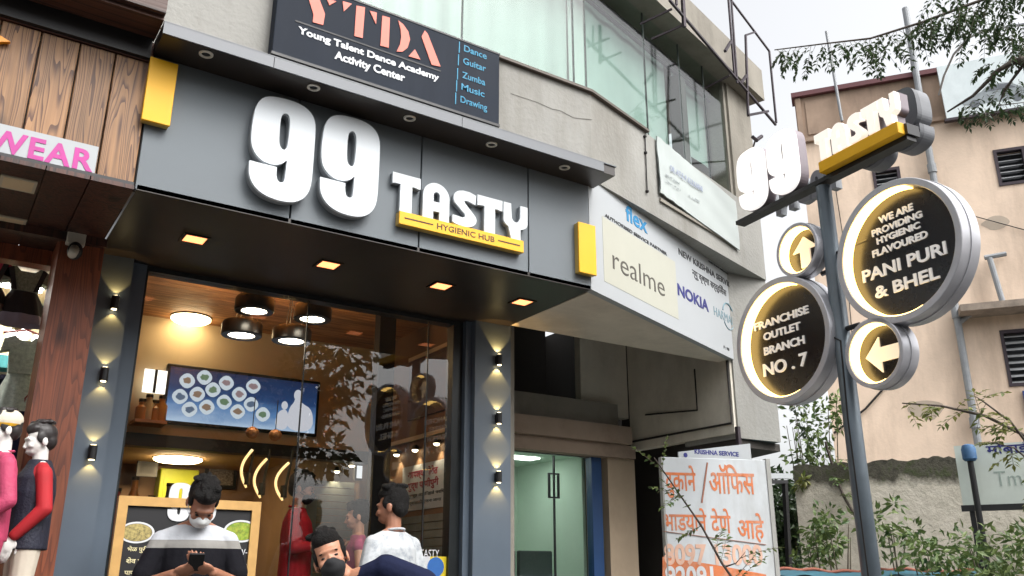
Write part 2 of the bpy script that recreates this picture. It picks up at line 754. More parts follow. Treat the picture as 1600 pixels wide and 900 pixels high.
NINE_H = [(0.173, 0.55), (0.18, 0.595), (0.204, 0.612), (0.226, 0.6), (0.234, 0.56), (0.235, 0.48), (0.233, 0.40), (0.226, 0.365), (0.206, 0.352), (0.184, 0.37), (0.175, 0.41), (0.173, 0.48)]


def nine(mb, f, r0, u0, s, n0, n1):
    o = [(r0 + a * s, u0 + b * s) for a, b in smooth_loop(NINE_O, 1)]
    h = [(r0 + a * s, u0 + b * s) for a, b in smooth_loop(NINE_H, 1)]
    mb.prism(f, o, n0, n1, [h])


# TASTY, letter height 1, hand-cut slab letters: (outer, holes, advance)
def arc(cx, cy, rx, ry, a0, a1, n=10):
    return [(cx + rx * math.cos(R(a0 + (a1 - a0) * i / n)), cy + ry * math.sin(R(a0 + (a1 - a0) * i / n))) for i in range(n + 1)]


L_T = ([(0.0, 0.70), (0.06, 0.72), (0.22, 0.72), (0.22, 0.0), (0.55, 0.0), (0.55, 0.72), (0.62, 0.72), (0.70, 0.70), (0.78, 0.70), (0.78, 1.0), (0.0, 1.0)], [])
L_A = ([(0.0, 0.0), (0.0, 0.62)] + arc(0.38, 0.62, 0.38, 0.38, 180, 0, 16) + [(0.76, 0.0), (0.48, 0.0), (0.48, 0.22), (0.3, 0.22), (0.3, 0.0)],
       [[(0.3, 0.48), (0.48, 0.48), (0.48, 0.66)] + arc(0.39, 0.66, 0.09, 0.1, 0, 180, 6)])
L_S = ([(0.0, 0.26), (0.0, 0.06), (0.1, 0.02)] + arc(0.36, 0.24, 0.36, 0.24, -90, 30, 8) + [(0.36, 0.66), (0.34, 0.72), (0.42, 0.74), (0.68, 0.68), (0.70, 0.94), (0.5, 1.0), (0.3, 1.0)]
       + arc(0.26, 0.74, 0.24, 0.24, 110, 210, 6) + [(0.36, 0.36), (0.38, 0.28), (0.3, 0.24)], [])
L_Y = ([(0.24, 0.0), (0.54, 0.0), (0.54, 0.3)] + arc(0.46, 0.5, 0.31, 0.2, -60, 0, 5) + [(0.78, 1.0), (0.54, 1.0), (0.54, 0.62)] + arc(0.39, 0.62, 0.13, 0.14, 0, -180, 8)
       + [(0.24, 1.0), (0.0, 1.0), (0.0, 0.5)] + arc(0.31, 0.5, 0.31, 0.2, 180, 240, 5), [])
TASTY = [(L_T, 0.0), (L_A, 0.86), (L_S, 1.72), (L_T, 2.46), (L_Y, 3.28)]      # total width 4.06


def tasty_letter(mb, f, i, r0, u0, w, h, n0, n1):
    (o, hs), adv = TASTY[i]
    sx = w / 4.06
    g = lambda l: [(r0 + (a + adv) * sx, u0 + b * h) for a, b in l]
    mb.prism(f, g(o), n0, n1, [g(x) for x in hs])


# ------------------------------------------------------------------ body building
def blob(mb, name, material, parent, voxel=0.007, it=2, local=True):
    me = mb.mesh('raw')
    o = bpy.data.objects.new('raw', me)
    COL.objects.link(o)
    md = o.modifiers.new('remesh', 'REMESH')
    md.mode = 'VOXEL'
    md.voxel_size = voxel
    dg = bpy.context.evaluated_depsgraph_get()
    m2 = bpy.data.meshes.new_from_object(o.evaluated_get(dg))
    bpy.data.objects.remove(o)
    bpy.data.meshes.remove(me)
    bm = bmesh.new()
    bm.from_mesh(m2)
    for _ in range(it):
        bmesh.ops.smooth_vert(bm, verts=bm.verts, factor=0.5, use_axis_x=True, use_axis_y=True, use_axis_z=True)
    for f_ in bm.faces:
        f_.smooth = True
    bm.to_mesh(m2)
    bm.free()
    m2.name = name
    m2.materials.clear()
    m2.materials.append(material)
    p = bpy.data.objects.new(name, m2)
    COL.objects.link(p)
    p.parent = parent
    return p


def rot3(rx=0, ry=0, rz=0):
    return Euler((R(rx), R(ry), R(rz)), 'XYZ').to_matrix()


def hand(mb, wv, d, n, side, curl=0.5, k=1.0, thumb_curl=0.3):
    d, n = Vector(d).normalized(), Vector(n)
    n = (n - d * n.dot(d)).normalized()
    s = d.cross(n) * side
    M = Matrix((s, d, n)).transposed()
    wv = Vector(wv)
    mb.ell(wv + d * 0.05 * k, (0.042 * k, 0.056 * k, 0.017 * k), M, 12, 8)
    for i, (o, ln) in enumerate(((-0.03, 0.062), (-0.01, 0.075), (0.011, 0.08), (0.031, 0.07))):
        p = wv + d * 0.088 * k + s * o * k
        a = d.copy()
        for j, fr in enumerate((0.5, 0.3, 0.26)):
            ang = curl * (0.5 + 0.45 * j)
            a = (Quaternion(s * side, 0) @ a)
            a = (d * math.cos(ang) + n * math.sin(ang)).normalized()
            q = p + a * ln * fr * k * 1.15
            mb.cap(p, q, 0.0092 * k * (1 - .1 * j), 0.0085 * k * (1 - .1 * j), 8)
            p = q
    t0 = wv + d * 0.03 * k + s * 0.035 * k
    t1 = t0 + (d * 0.75 + s * 0.55 + n * 0.3 * thumb_curl).normalized() * 0.042 * k
    t2 = t1 + (d * 0.95 + s * 0.05 + n * 0.6 * thumb_curl).normalized() * 0.035 * k
    mb.cap(t0, t1, 0.014 * k, 0.0115 * k, 8)
    mb.cap(t1, t2, 0.0115 * k, 0.0095 * k, 8)


def person(label, cat, name, loc, rotz, H=1.7, skin=None, hair=None, top=None, legs=None, shoe=None, lean=(0, 0, 0), head=(0, 0, 0), neck=(0, 0, 0),
           arms=None, sleeve=0.5, loose=1.0, hair_style='short', mask=None, cap_m=None, collar=None, group=None, female=False, vest=None,
           eyes=True, eye_m=None, hem=0.84, bulk=1.0, hair_seed=1, pants_loose=1.0, stand=True):
    """facing -Y; +X is the person's left.  arms: {side: (elbow, wrist, hand dir, palm normal, curl)} in the frame of the untilted body at 1.7 m"""
    root = empty(name, loc, label, cat, group)
    root.rotation_euler = (0, 0, rotz)
    k = H / 1.7
    S = lambda p: Vector(p) * k
    hip = Vector((0, 0, 0.93))
    RL = rot3(*lean)
    U = lambda p: S(hip + RL @ (Vector(p) - hip))                 # upper body
    npiv = Vector((0, 0.012, 1.43))
    RN = rot3(*neck)
    RH = rot3(*head)
    hp = npiv + RN @ Vector((0, -0.01, 0.07))
    Hd = lambda p: U(hp + RN @ RH @ Vector(p))
    HM = RL @ RN @ RH
    b = bulk * (0.88 if female else 1.0)
    rnd = random.Random(hair_seed)
    # ---- body
    m = MB()
    tors = [(0.84, .15 * b, .1 * b, 0.0), (0.95, .155 * b, .105 * b, 0.0), (1.08, .135 * b, .095 * b, 0), (1.22, .15 * b, .105 * b, 0), (1.33, .165 * b, .1 * b, .005), (1.39, .13 * b, .08 * b, .01), (1.44, .06, .06, .012)]
    m.rings(tors, U)
    m.cap(U((0, .015, 1.38)), Hd((0, .012, .06)), .056 * k, .052 * k)
    e = lambda c, r: m.ell(Hd(c), Vector(r) * k, HM)
    e((0, .018, .14), (.076, .094, .1))
    e((0, -.03, .085), (.064, .066, .088))
    e((0, -.048, .035), (.048, .046, .04))
    e((0, -.035, .06), (.06, .05, .05))
    e((0, -.083, .122), (.05, .018, .014))
    for sx in (-1, 1):
        e((sx * .037, -.07, .07), (.024, .024, .022))
        e((sx * .078, .014, .088), (.01, .022, .033))
    e((0, -.092, .026), (.021, .008, .006))
    m.cap(Hd((0, -.090, .105)), Hd((0, -.108, .066)), .007 * k, .011 * k, 8)
    e((0, -.101, .060), (.017, .011, .009))
    shx = .185 * b
    A = {}
    for sd_ in (1, -1):
        sh = Vector((sd_ * shx * .95, .012, 1.352))
        m.cap(U((sd_ * .045, .014, 1.425)), U((sd_ * shx * .8, .012, 1.372)), .04 * b * k, .042 * b * k)
        el, wr, hd_, pn, cu = arms[sd_]
        A[sd_] = (sh, Vector(el), Vector(wr))
        m.cap(U(sh), U(el), .05 * b * k, .04 * b * k)
        m.cap(U(el), U(wr), .041 * b * k, .027 * b * k)
        hand(m, U(wr), RL @ Vector(hd_), RL @ Vector(pn), sd_, cu, k * (0.9 if female else 1.0))
        if stand:
            hx = sd_ * .09 * b
            m.cap(S((hx, 0, .9)), S((hx * 1.05, -.01, .5)), .085 * k * b, .056 * k)
            m.cap(S((hx * 1.05, -.01, .5)), S((hx * 1.1, .02, .1)), .055 * k, .038 * k)
            m.cap(S((hx * 1.1, .02, .05)), S((hx * 1.15, -.13, .03)), .035 * k, .03 * k)
    blob(m, 'body', skin, root, 0.0062 * k, 2)
    # ---- hair
    if hair is not None:
        h = MB()
        eh = lambda c, r: h.ell(Hd(c), Vector(r) * k, HM)
        if hair_style in ('short', 'quiff', 'bun', 'receding'):
            eh((0, .034, .152), (.083, .093, .095))
            eh((0, .06, .1), (.076, .06, .075))
            eh((0, -.022, .192), (.07, .066, .052))
            for sx in (-1, 1):
                eh((sx * .068, .0, .125), (.014, .04, .045))
            fz = .218 if hair_style != 'receding' else .21
            for i in range(26 if hair_style != 'receding' else 12):
                t = rnd.uniform(0, 2 * PI)
                q = rnd.uniform(0, .075)
                eh((q * math.cos(t), .02 + q * 1.1 * math.sin(t) - (.012 if hair_style == 'quiff' else 0), fz + .028 - 2.6 * q * q + rnd.uniform(-.004, .006)),
                   (rnd.uniform(.014, .026), rnd.uniform(.018, .032), rnd.uniform(.012, .02)))
            if hair_style == 'quiff':
                for i in range(16):
                    x = rnd.uniform(-.06, .06)
                    eh((x, -.055 + abs(x) * .35 + rnd.uniform(-.01, .01), .195 + rnd.uniform(-.008, .016)), (.018, .026, .02))
            if hair_style == 'bun':
                eh((0, .09, .2), (.045, .045, .04))
        if hair_style == 'long':
            eh((0, .034, .152), (.086, .096, .095))
            eh((0, .075, .05), (.075, .05, .13))
            eh((0, .085, -.06), (.06, .035, .1))
        blob(h, 'hair', hair, root, 0.0065 * k, 1)
    # ---- eyes
    if eyes:
        for sx in (-1, 1):
            q = MB()
            q.ell(Hd((sx * .031, -.083, .094)), Vector((.0115, .010, .006)) * k, HM, 12, 8)
            eo = q.build('eye', MATS['eye_dark'], root, smooth=True, local=True)
            q = MB()
            q.ell(Hd((sx * .031, -.087, .117)), Vector((.019, .007, .0036)) * k, HM @ rot3(0, sx * 8, 0), 10, 6)
            q.build('eyebrow', hair or MATS['hair_black'], root, smooth=True, local=True)
    if mask is not None:
        q = MB()
        q.ell(Hd((0, -.058, .042)), Vector((.062, .062, .05)) * k, HM)
        q.ell(Hd((0, -.085, .06)), Vector((.035, .042, .03)) * k, HM)
        q.ell(Hd((0, -.05, .015)), Vector((.05, .05, .035)) * k, HM)
        mo = blob(q, 'face_mask', mask, root, .006 * k, 2)
        for sx in (-1, 1):
            q = MB()
            for dz in (.012, -.012):
                q.tube([Hd((sx * .05, -.06, .05 + dz)), Hd((sx * .068, -.03, .066 + dz)), Hd((sx * .086, .022, .088 + dz * .8))], .0022 * k, 5)
            q.build('ear_loop', mask, mo, local=True)
    # ---- clothes
    if top is not None:
        t = MB()
        L = .014 * loose
        tr = [(hem, .163 * b + L, .115 * b + L, 0), (.95, .155 * b + L, .112 * b + L, 0), (1.08, .146 * b + L, .108 * b + L, 0), (1.22, .158 * b + L, .113 * b + L, 0), (1.33, .17 * b + L * .6, .106 * b + L * .6, .005), (1.395, .14 * b, .086 * b, .012), (1.436, .08, .07, .012)]
        t.rings(tr, U)
        for sd_ in (1, -1):
            sh, el, wr = A[sd_]
            t.cap(U((sd_ * .05, .014, 1.415)), U((sd_ * shx * .82, .012, 1.368)), .044 * b * k, .05 * b * k)
            if sleeve <= 1:
                en = sh.lerp(el, sleeve)
                t.cap(U(sh), U(en), (.054 * b + L * .3) * k, (.056 * b + L * .8) * k)
            else:
                en = el.lerp(wr, sleeve - 1)
                t.cap(U(sh), U(el), (.054 * b + L * .3) * k, (.05 * b + L * .4) * k)
                t.cap(U(el), U(en), (.05 * b + L * .4) * k, (.036 * b + L * .4) * k)
        sh_o = blob(t, 'shirt', top, root, 0.0075 * k, 3)
        if collar is not None:
            q = MB()
            pts = []
            for i in range(25):
                a = 2 * PI * i / 24 - PI / 2
                pts.append(U((.072 * math.cos(a), .014 + .068 * math.sin(a), 1.445 - .012 * math.sin(a + PI) - (.02 if i in (0, 24) else 0))))
            q.tube(pts, .0085 * k, 8)
            q.build('collar', collar, root, smooth=True, local=True)
    if vest is not None:
        t = MB()
        L = .034
        t.rings([(hem - .02, .163 * b + L, .115 * b + L, 0), (.95, .157 * b + L, .112 * b + L, 0), (1.08, .148 * b + L, .108 * b + L, 0), (1.22, .158 * b + L * .9, .115 * b + L, 0), (1.33, .155 * b + L * .5, .108 * b + L * .7, .005), (1.41, .115 * b, .085 * b + .01, .012), (1.462, .077, .075, .012)], U)
        vo = blob(t, 'vest', vest, root, .0075 * k, 3)
    if legs is not None:
        t = MB()
        t.rings([(.8, .155 * b, .11 * b, 0), (.9, .165 * b, .12 * b, 0), (1.0, .158 * b, .113 * b, 0)], S)
        for sd_ in (1, -1):
            hx = sd_ * .09 * b
            t.cap(S((hx, 0, .86)), S((hx * 1.05, -.01, .5)), .098 * k * b, .072 * k * pants_loose)
            t.cap(S((hx * 1.05, -.01, .5)), S((hx * 1.1, .02, .09)), .072 * k * pants_loose, .058 * k * pants_loose)
        blob(t, 'trousers', legs, root, .009 * k, 2)
    if shoe is not None:
        for sd_ in (1, -1):
            hx = sd_ * .09 * b
            t = MB()
            t.ell(S((hx * 1.12, -.05, .045)), S((.048, .14, .045)), None)
            t.ell(S((hx * 1.1, .03, .07)), S((.045, .06, .07)), None)
            blob(t, 'shoe', shoe, root, .009 * k, 1)
    if cap_m is not None:
        q = MB()
        q.ell(Hd((0, .02, .165)), Vector((.094, .108, .088)) * k, HM)
        co = blob(q, 'cap', cap_m, root, .007 * k, 1)
        q = MB()
        q.ell(Hd((0, -.11, .155)), Vector((.07, .07, .009)) * k, HM @ rot3(-12, 0, 0))
        q.build('visor', cap_m, co, smooth=True, local=True)
    root['_k'] = k
    del root['_k']
    return root, U, Hd, S


# ------------------------------------------------------------------ foliage
def leaflet(mb, p, d, n, ln, wd):
    d = d.normalized()
    s = d.cross(n)
    s = s.normalized() if s.length > 1e-6 else d.orthogonal().normalized()
    nn = s.cross(d)
    a = p + d * ln * .45 + s * wd * .5 + nn * wd * .14
    b = p + d * ln * .45 - s * wd * .5 + nn * wd * .14
    c = p + d * ln - nn * ln * .1
    m_ = p + d * ln * .5
    mb.add([p, a, m_, b, c], [(0, 2, 1), (0, 3, 2), (1, 2, 4), (2, 3, 4)])


def pinnate(lm, sm, p, d, L, npair, ln, wd, rnd, droop=.6, rad=.003):
    """a compound leaf: a drooping rachis with pairs of leaflets"""
    p = Vector(p)
    d = Vector(d).normalized()
    pts = [p.copy()]
    step = L / npair
    for i in range(npair):
        d = (d + Vector((rnd.uniform(-.06, .06), rnd.uniform(-.06, .06), -droop / npair))).normalized()
        p = p + d * step
        pts.append(p.copy())
        s = d.cross(Vector((0, 0, 1)))
        s = s.normalized() if s.length > .1 else Vector((1, 0, 0))
        s = Quaternion(d, rnd.uniform(-.5, .5)) @ s
        k = .75 + .5 * math.sin(PI * (i + .7) / (npair + .6))
        for q in (-1, 1):
            if rnd.random() < .1:
                continue
            dd = (s * q + d * .55 + Vector((0, 0, rnd.uniform(-.35, .1)))).normalized()
            leaflet(lm, p, dd, Vector((rnd.uniform(-.5, .5), rnd.uniform(-.5, .5), 1)), ln * k * rnd.uniform(.8, 1.15), wd * k)
    leaflet(lm, p, d, Vector((0, 0, 1)), ln, wd)
    sm.tube(pts, [rad] + [rad * .6] * (len(pts) - 1), 4)


def leafy(lm, c, rad, n, ln, wd, rnd, clumps=9):
    """leaf-sized faces in a few uneven clumps"""
    cs = []
    for i in range(clumps):
        v = Vector((rnd.gauss(0, .5), rnd.gauss(0, .5), rnd.gauss(0, .5)))
        cs.append((Vector(c) + Vector((v.x * rad[0], v.y * rad[1], v.z * rad[2])), rnd.uniform(.25, .5)))
    for i in range(n):
        cc, q = rnd.choice(cs)
        v = Vector((rnd.gauss(0, 1), rnd.gauss(0, 1), rnd.gauss(0, 1)))
        v.normalize()
        v *= q * rnd.random() ** .5
        p = cc + Vector((v.x * rad[0], v.y * rad[1], v.z * rad[2]))
        d = (v.normalized() + Vector((rnd.uniform(-.8, .8), rnd.uniform(-.8, .8), rnd.uniform(-.9, .5)))).normalized()
        leaflet(lm, p, d, Vector((rnd.uniform(-1, 1), rnd.uniform(-1, 1), rnd.uniform(.2, 1))), ln * rnd.uniform(.6, 1.3), wd * rnd.uniform(.7, 1.2))


def leaf_mat(name, a, b, trans=.25):
    if name in MATS:
        return MATS[name]
    m, t, bs = base_mat(name)
    N, L = t.nodes, t.links
    ge = N.new('ShaderNodeNewGeometry')
    cr = N.new('ShaderNodeValToRGB')
    cr.color_ramp.elements[0].color = a
    cr.color_ramp.elements[1].color = b
    L.new(ge.outputs['Random Per Island'], cr.inputs['Fac'])
    L.new(cr.outputs['Color'], bs.inputs['Base Color'])
    bs.inputs['Roughness'].default_value = .5
    tl = N.new('ShaderNodeBsdfTranslucent')
    L.new(cr.outputs['Color'], tl.inputs['Color'])
    ms = N.new('ShaderNodeMixShader')
    ms.inputs[0].default_value = trans
    L.new(bs.outputs[0], ms.inputs[1])
    L.new(tl.outputs[0], ms.inputs[2])
    L.new(ms.outputs[0], N['Material Output'].inputs['Surface'])
    MATS[name] = m
    return m
# ------------------------------------------------------------------ palette
m_conc = mat('painted concrete', rgb(142, 141, 136), .85, var=.1, scale=2.2, bump=.25, bscale=30, dirt=rgb(94, 88, 76), dirt_amt=.62, streak=.85)
m_conc2 = mat('grey render', rgb(136, 131, 121), .88, var=.1, scale=2.5, bump=.2, bscale=25, dirt=rgb(80, 74, 64), dirt_amt=.6, streak=.75)
m_under = mat('beam underside', rgb(150, 145, 135), .9, var=.12, scale=3, dirt=rgb(90, 85, 78), dirt_amt=.4)
m_acp = mat('grey composite panel', rgb(99, 106, 111), .62, metal=.0, var=.07, scale=1.0, dirt=rgb(82, 88, 92), dirt_amt=.45, streak=.6)
m_acpd = mat('dark panel joint', rgb(22, 23, 24), .6)
m_trim = mat('brushed grey trim', rgb(104, 107, 111), .5, metal=.1, var=.08, scale=4)
m_black = mat('black soffit panel', rgb(48, 42, 38), .34, var=.2, scale=3, rvar=.08)
m_blackm = mat('black metal', rgb(24, 24, 26), .45, var=.2, scale=12)
m_yel = mat('yellow acrylic', rgb(224, 168, 4), .55, var=.04, scale=4)
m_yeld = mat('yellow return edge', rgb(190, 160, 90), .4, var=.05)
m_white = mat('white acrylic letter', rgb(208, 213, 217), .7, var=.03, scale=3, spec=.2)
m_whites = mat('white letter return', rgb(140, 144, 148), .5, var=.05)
m_pil = mat('blue grey pilaster panel', rgb(92, 104, 117), .45, metal=.1, var=.06, scale=1.5, dirt=rgb(72, 83, 94), dirt_amt=.3, streak=.7)
m_wood = wood_mat('scorched pine plank', rgb(146, 108, 72), rgb(80, 50, 32), ring=46)
m_woodr = wood_mat('red stained timber', rgb(128, 68, 42), rgb(98, 50, 32), ring=30, rough=.5)
m_woodd = wood_mat('dark stained timber', rgb(70, 38, 27), rgb(38, 20, 15), ring=12, rough=.5)
m_gframe = mat('dark window frame', rgb(38, 42, 44), .35, metal=.3, var=.1)
m_glass = glass_mat('shop glass', (.97, .98, .97, 1), 1.62, wob=.015)
m_glassu = glass_mat('upper window glass', (.88, .94, .92, 1), 1.5, rough=.06, wob=.03)
m_glasso = glass_mat('office glass', (.88, .95, .92, 1), 1.5)
m_silicone = mat('dark silicone joint', rgb(60, 68, 66), .6)
m_curtain = mat('pale curtain', rgb(156, 167, 162), .9, var=.06, scale=2)
m_txtblack = mat('black print', rgb(30, 31, 34), .6, var=.1)
m_txtwhite = mat('white print', rgb(200, 202, 205), .55, var=.04)
m_sign_dark = mat('dark sign flex', rgb(32, 38, 48), .7, var=.12, scale=2, dirt=rgb(50, 56, 66), dirt_amt=.5, streak=.9, spec=.15)
m_coral = mat('coral print', rgb(206, 108, 90), .55, var=.05)
m_blueprint = mat('faded blue print', rgb(34, 126, 160), .6, var=.2, scale=20)
m_flex = mat('white sign flex', rgb(162, 166, 169), .6, var=.03, scale=2, dirt=rgb(156, 158, 156), dirt_amt=.3, streak=.8)
m_cream = mat('cream print', rgb(170, 170, 158), .6, var=.03)
m_chrome = mat('brushed steel drum', rgb(188, 188, 193), .34, metal=.3, var=.08, scale=5)
m_chromed = mat('dark steel drum', rgb(92, 92, 96), .35, metal=.8, var=.1, scale=5)
m_face = mat('gloss black sign face', rgb(10, 11, 17), .27, var=.15, rvar=.04, spec=.6)
m_pole = mat('blue grey painted pole', rgb(88, 98, 106), .45, metal=.3, var=.12, scale=8, dirt=rgb(60, 62, 62), dirt_amt=.35, streak=.8)
m_peach = mat('peach render', rgb(222, 200, 179), .9, var=.11, scale=1.2, bump=.15, bscale=20, dirt=rgb(146, 126, 108), dirt_amt=.8, streak=.85)
m_parapet = mat('weathered parapet', rgb(160, 138, 120), .9, var=.18, scale=1.6, bump=.2, dirt=rgb(84, 70, 60), dirt_amt=.75, streak=.85)
m_coping = mat('maroon coping', rgb(98, 58, 62), .7, var=.12)
m_wall_old = mat('old compound wall', rgb(158, 152, 140), .92, var=.12, scale=2.2, bump=.4, bscale=14, dirt=rgb(96, 92, 82), dirt_amt=.6, streak=.6)
m_moss = mat('mossy black wall top', rgb(70, 66, 58), .95, var=.3, scale=5, bump=.6, bscale=16, dirt=rgb(44, 48, 34), dirt_amt=.7)
m_pipe = mat('grey plastic pipe', rgb(138, 142, 146), .5, var=.1, scale=8, dirt=rgb(96, 96, 92), dirt_amt=.4)
m_rust = mat('dark steel angle', rgb(58, 50, 56), .6, metal=.4, var=.2, scale=14)
m_void = mat('unlit interior wall', rgb(58, 54, 50), .9, var=.2, scale=2)
m_asph = mat('asphalt', (.05, .05, .052, 1), .9, var=.2, scale=8, bump=.4, bscale=90)
m_pave = mat('pavement', (.24, .23, .21, 1), .9, var=.15, scale=5, bump=.3, bscale=50)
m_tile = mat('granite step', (.12, .115, .11, 1), .4, var=.3, scale=40)
m_ceil = wood_mat('brown ceiling board', rgb(206, 150, 98), rgb(168, 112, 66), ring=9, rough=.5, along='X', knots=False)
m_cream_w = mat('cream interior paint', rgb(200, 180, 146), .8, var=.06, scale=2)
m_inner = mat('brown interior wall', rgb(120, 92, 68), .7, var=.15, scale=2)
m_warm = emit('warm lamp diffuser', (1.0, .27, .085, 1), 1.3)
m_warm2 = emit('warm ceiling lamp', (1.0, .74, .42, 1), 6.5)
m_cool = emit('white lamp diffuser', (1.0, .88, .70, 1), 9.0)
m_off = mat('unlit lamp diffuser', rgb(178, 168, 148), .6, var=.03)
m_ringm = mat('downlight trim', rgb(206, 202, 192), .45, metal=.1)
m_brass = mat('dark brass', rgb(70, 62, 46), .35, metal=.8, var=.15)
m_led = emit('led strip', (1.0, .62, .16, 1), 3.4)
m_skin = mat('brown skin', rgb(150, 103, 80), .5, var=.07, scale=14, bump=.05, bscale=120)
m_skin2 = mat('light brown skin', rgb(172, 122, 96), .5, var=.07, scale=14, bump=.05, bscale=120)
m_mannskin = mat('white mannequin gloss', rgb(214, 212, 208), .3, var=.02)
MATS['hair_black'] = mat('black hair', rgb(14, 12, 11), .6, var=.5, scale=60, bump=.8, bscale=160, spec=.25)
m_hair = MATS['hair_black']
MATS['eye_dark'] = mat('dark eye', rgb(24, 18, 16), .15)
m_maskw = mat('white face mask', rgb(205, 208, 208), .85, var=.04, scale=20)
m_maskb = mat('black face mask', rgb(20, 21, 24), .85, var=.15, scale=20, bump=.1)
m_jean = mat('dark trousers', rgb(26, 27, 32), .85, var=.15, scale=8)
m_shoe = mat('black shoe', rgb(22, 20, 20), .5)
m_red = mat('red shirt cloth', rgb(158, 26, 36), .85, var=.15, scale=6, bump=.5, bscale=9, spec=.2)
m_navy = mat('navy shirt cloth', rgb(24, 29, 52), .9, var=.25, scale=6, bump=.9, bscale=7, spec=.15)
m_leaf = leaf_mat('leaf green', (.05, .10, .025, 1), (.14, .19, .05, 1))
m_leafd = leaf_mat('leaf dark', (.018, .04, .014, 1), (.05, .085, .03, 1))
m_leafy = leaf_mat('leaf yellow green', (.09, .13, .03, 1), (.2, .2, .05, 1), .35)
m_bark = mat('bark', (.07, .055, .045, 1), .9, var=.3, scale=14, bump=.6, bscale=40)
m_twig = mat('twig', (.09, .075, .05, 1), .85, var=.2, scale=20)
m_gold = mat('gilded frame', rgb(190, 150, 92), .45, metal=.1, var=.12, scale=8)
m_board = mat('chalk black board', rgb(24, 24, 27), .55, var=.15)
m_cable = mat('black cable', rgb(28, 24, 22), .7)
m_cableb = mat('brown cable', rgb(88, 66, 52), .7)

# ------------------------------------------------------------------ ground
g = MB(); g.zpoly([(-60, -60), (90, -60), (90, 90), (-60, 90)], -.3, 0)
tag(g.build('road', m_asph), kind='structure')
g = MB(); g.zpoly([(-40, 2.9), (30, 2.9), (30, 30), (-40, 30)], -.05, .12)
tag(g.build('pavement', m_pave), kind='structure')
g = MB(); g.zpoly([(-6, 3.9), (4.3, 3.9), (4.3, 6.3), (-6, 6.3)], .12, .3)
tag(g.build('step', m_tile), kind='structure')

# ------------------------------------------------------------------ the grey commercial building
FA = Frame((0, 5.0, 0))                       # fascia face, r = world x
UW = Frame((0, 5.02, 0))
CH = Frame((4.12, 5.02, 0), 16.5)             # chamfered upper wall
RM = Frame((4.055, 5.0, 0), 20.5)             # service sign face
ch = lambda s, n=0.0: (CH.p(s, 0, n).x, CH.p(s, 0, n).y)
bld = empty('commercial_building', (4.2, 6.5, 0), 'pale concrete corner building with a tall green-tinted glass upper floor above the shops', 'building')
e2 = ch(3.29)
m = MB()
m.zpoly([(-5, 5.02), (4.12, 5.02), e2, ch(3.2, -.3), (4.05, 5.32), (-5, 5.32)], 4.53, 5.326)
part('upper_wall', m, m_conc, bld)
m = MB()
m.zpoly([(-5, 4.985), (4.122, 4.985), ch(.9, .035), ch(.9, -.03), (4.12, 5.05), (-5, 5.05)], 5.328, 5.352)
part('sill_trim', m, mat('brown sill trim', rgb(86, 76, 68), .6), bld)
m = MB()
m.zpoly([(4.06, 5.03), (4.12, 5.03), ch(3.28, -.01), ch(3.2, -.5), (7.1, 7.6), (4.06, 7.6)], 4.605, 4.72)
part('beam_soffit', m, m_under, bld)
m = MB()
m.zpoly([(-5, 4.86), (4.16, 4.86), ch(3.36, .16), ch(3.36, -1.2), (4.0, 9.0), (-5, 9.0)], 6.72, 7.12)
part('roof_slab', m, m_conc2, bld)
m = MB()
m.fbox(CH, 2.72, 3.29, 5.33, 6.72, -.5, -.004)
m.fbox(CH, 2.665, 2.72, 5.352, 6.72, -.22, -.03)
part('corner_column', m, m_conc2, bld)
m = MB()
m.zpoly([(6.69, 6.0), ch(3.285, -.01), (7.45, 6.75), (6.69, 6.75)], 2.78, 4.604)
part('corner_wall', m, m_conc, bld)
m = MB()
m.zpoly([(6.72, 6.02), (7.35, 6.05), (7.6, 6.9), (6.72, 6.9)], 2.70, 2.776)
part('ledge', m, m_void, bld)

# upper glazing: main face and chamfer
def pane(f, r0, r1, z0, z1, mt, nm='window_glass', par=bld):
    q = MB()
    q.fbox(f, r0, r1, z0, z1, -.062, -.05)
    return part(nm, q, mt, par)
xs = [-5, -3.4, -1.9, -.5, .9, 2.0, on_y(721, 60, 5.08).x, on_y(896, 122, 5.08).x, 4.13]
for a, b in zip(xs[:-1], xs[1:]):
    pane(UW, a + .004, b - .004, 5.352, 6.72, m_glassu)
cs = [.012, 1.03, 1.72, 2.25, 2.66]
for a, b in zip(cs[:-1], cs[1:]):
    pane(CH, a + .004, b - .004, 5.327, 6.72, m_glassu)
m = MB()
for a in xs[1:]:
    m.mark().fbox(UW, a - .006, a + .006, 5.352, 6.72, -.064, -.048)
for a in cs[1:-1]:
    m.mark().fbox(CH, a - .005, a + .005, 5.327, 6.72, -.064, -.048)
part('glazing_joint', m, m_silicone, bld)
m = MB()
for i in range(2):
    m.fbox(CH, .05, 2.64, 6.5 + .1 * i, 6.53 + .1 * i, -.2, -.17)
part('blind_rail', m, m_rust, bld)
def curtain(f, r0, r1, z0, z1, n, amp, wl, mt, par, nm='curtain', seed=3):
    rr = random.Random(seed)
    q = MB()
    N = int((r1 - r0) / .03)
    V, fs = [], []
    ph = 0
    for i in range(N + 1):
        r = r0 + (r1 - r0) * i / N
        ph += rr.uniform(.5, 1.5) * .03 / wl * 2 * PI
        k = amp * math.sin(ph) * (.6 + .4 * math.sin(r * 3.1))
        for z in (z0, z1):
            V.append(f.p(r, z, n + k * (1.0 if z == z0 else .6)))
    for i in range(N):
        fs.append((2 * i, 2 * i + 2, 2 * i + 3, 2 * i + 1))
    q.add(V, fs)
    return part(nm, q, mt, par, smooth=True)
curtain(UW, -5, 4.1, 5.3, 6.7, -.25, .035, .22, m_curtain, bld)
curtain(CH, .05, 1.76, 5.3, 6.7, -.25, .012, .35, m_curtain, bld, seed=5)
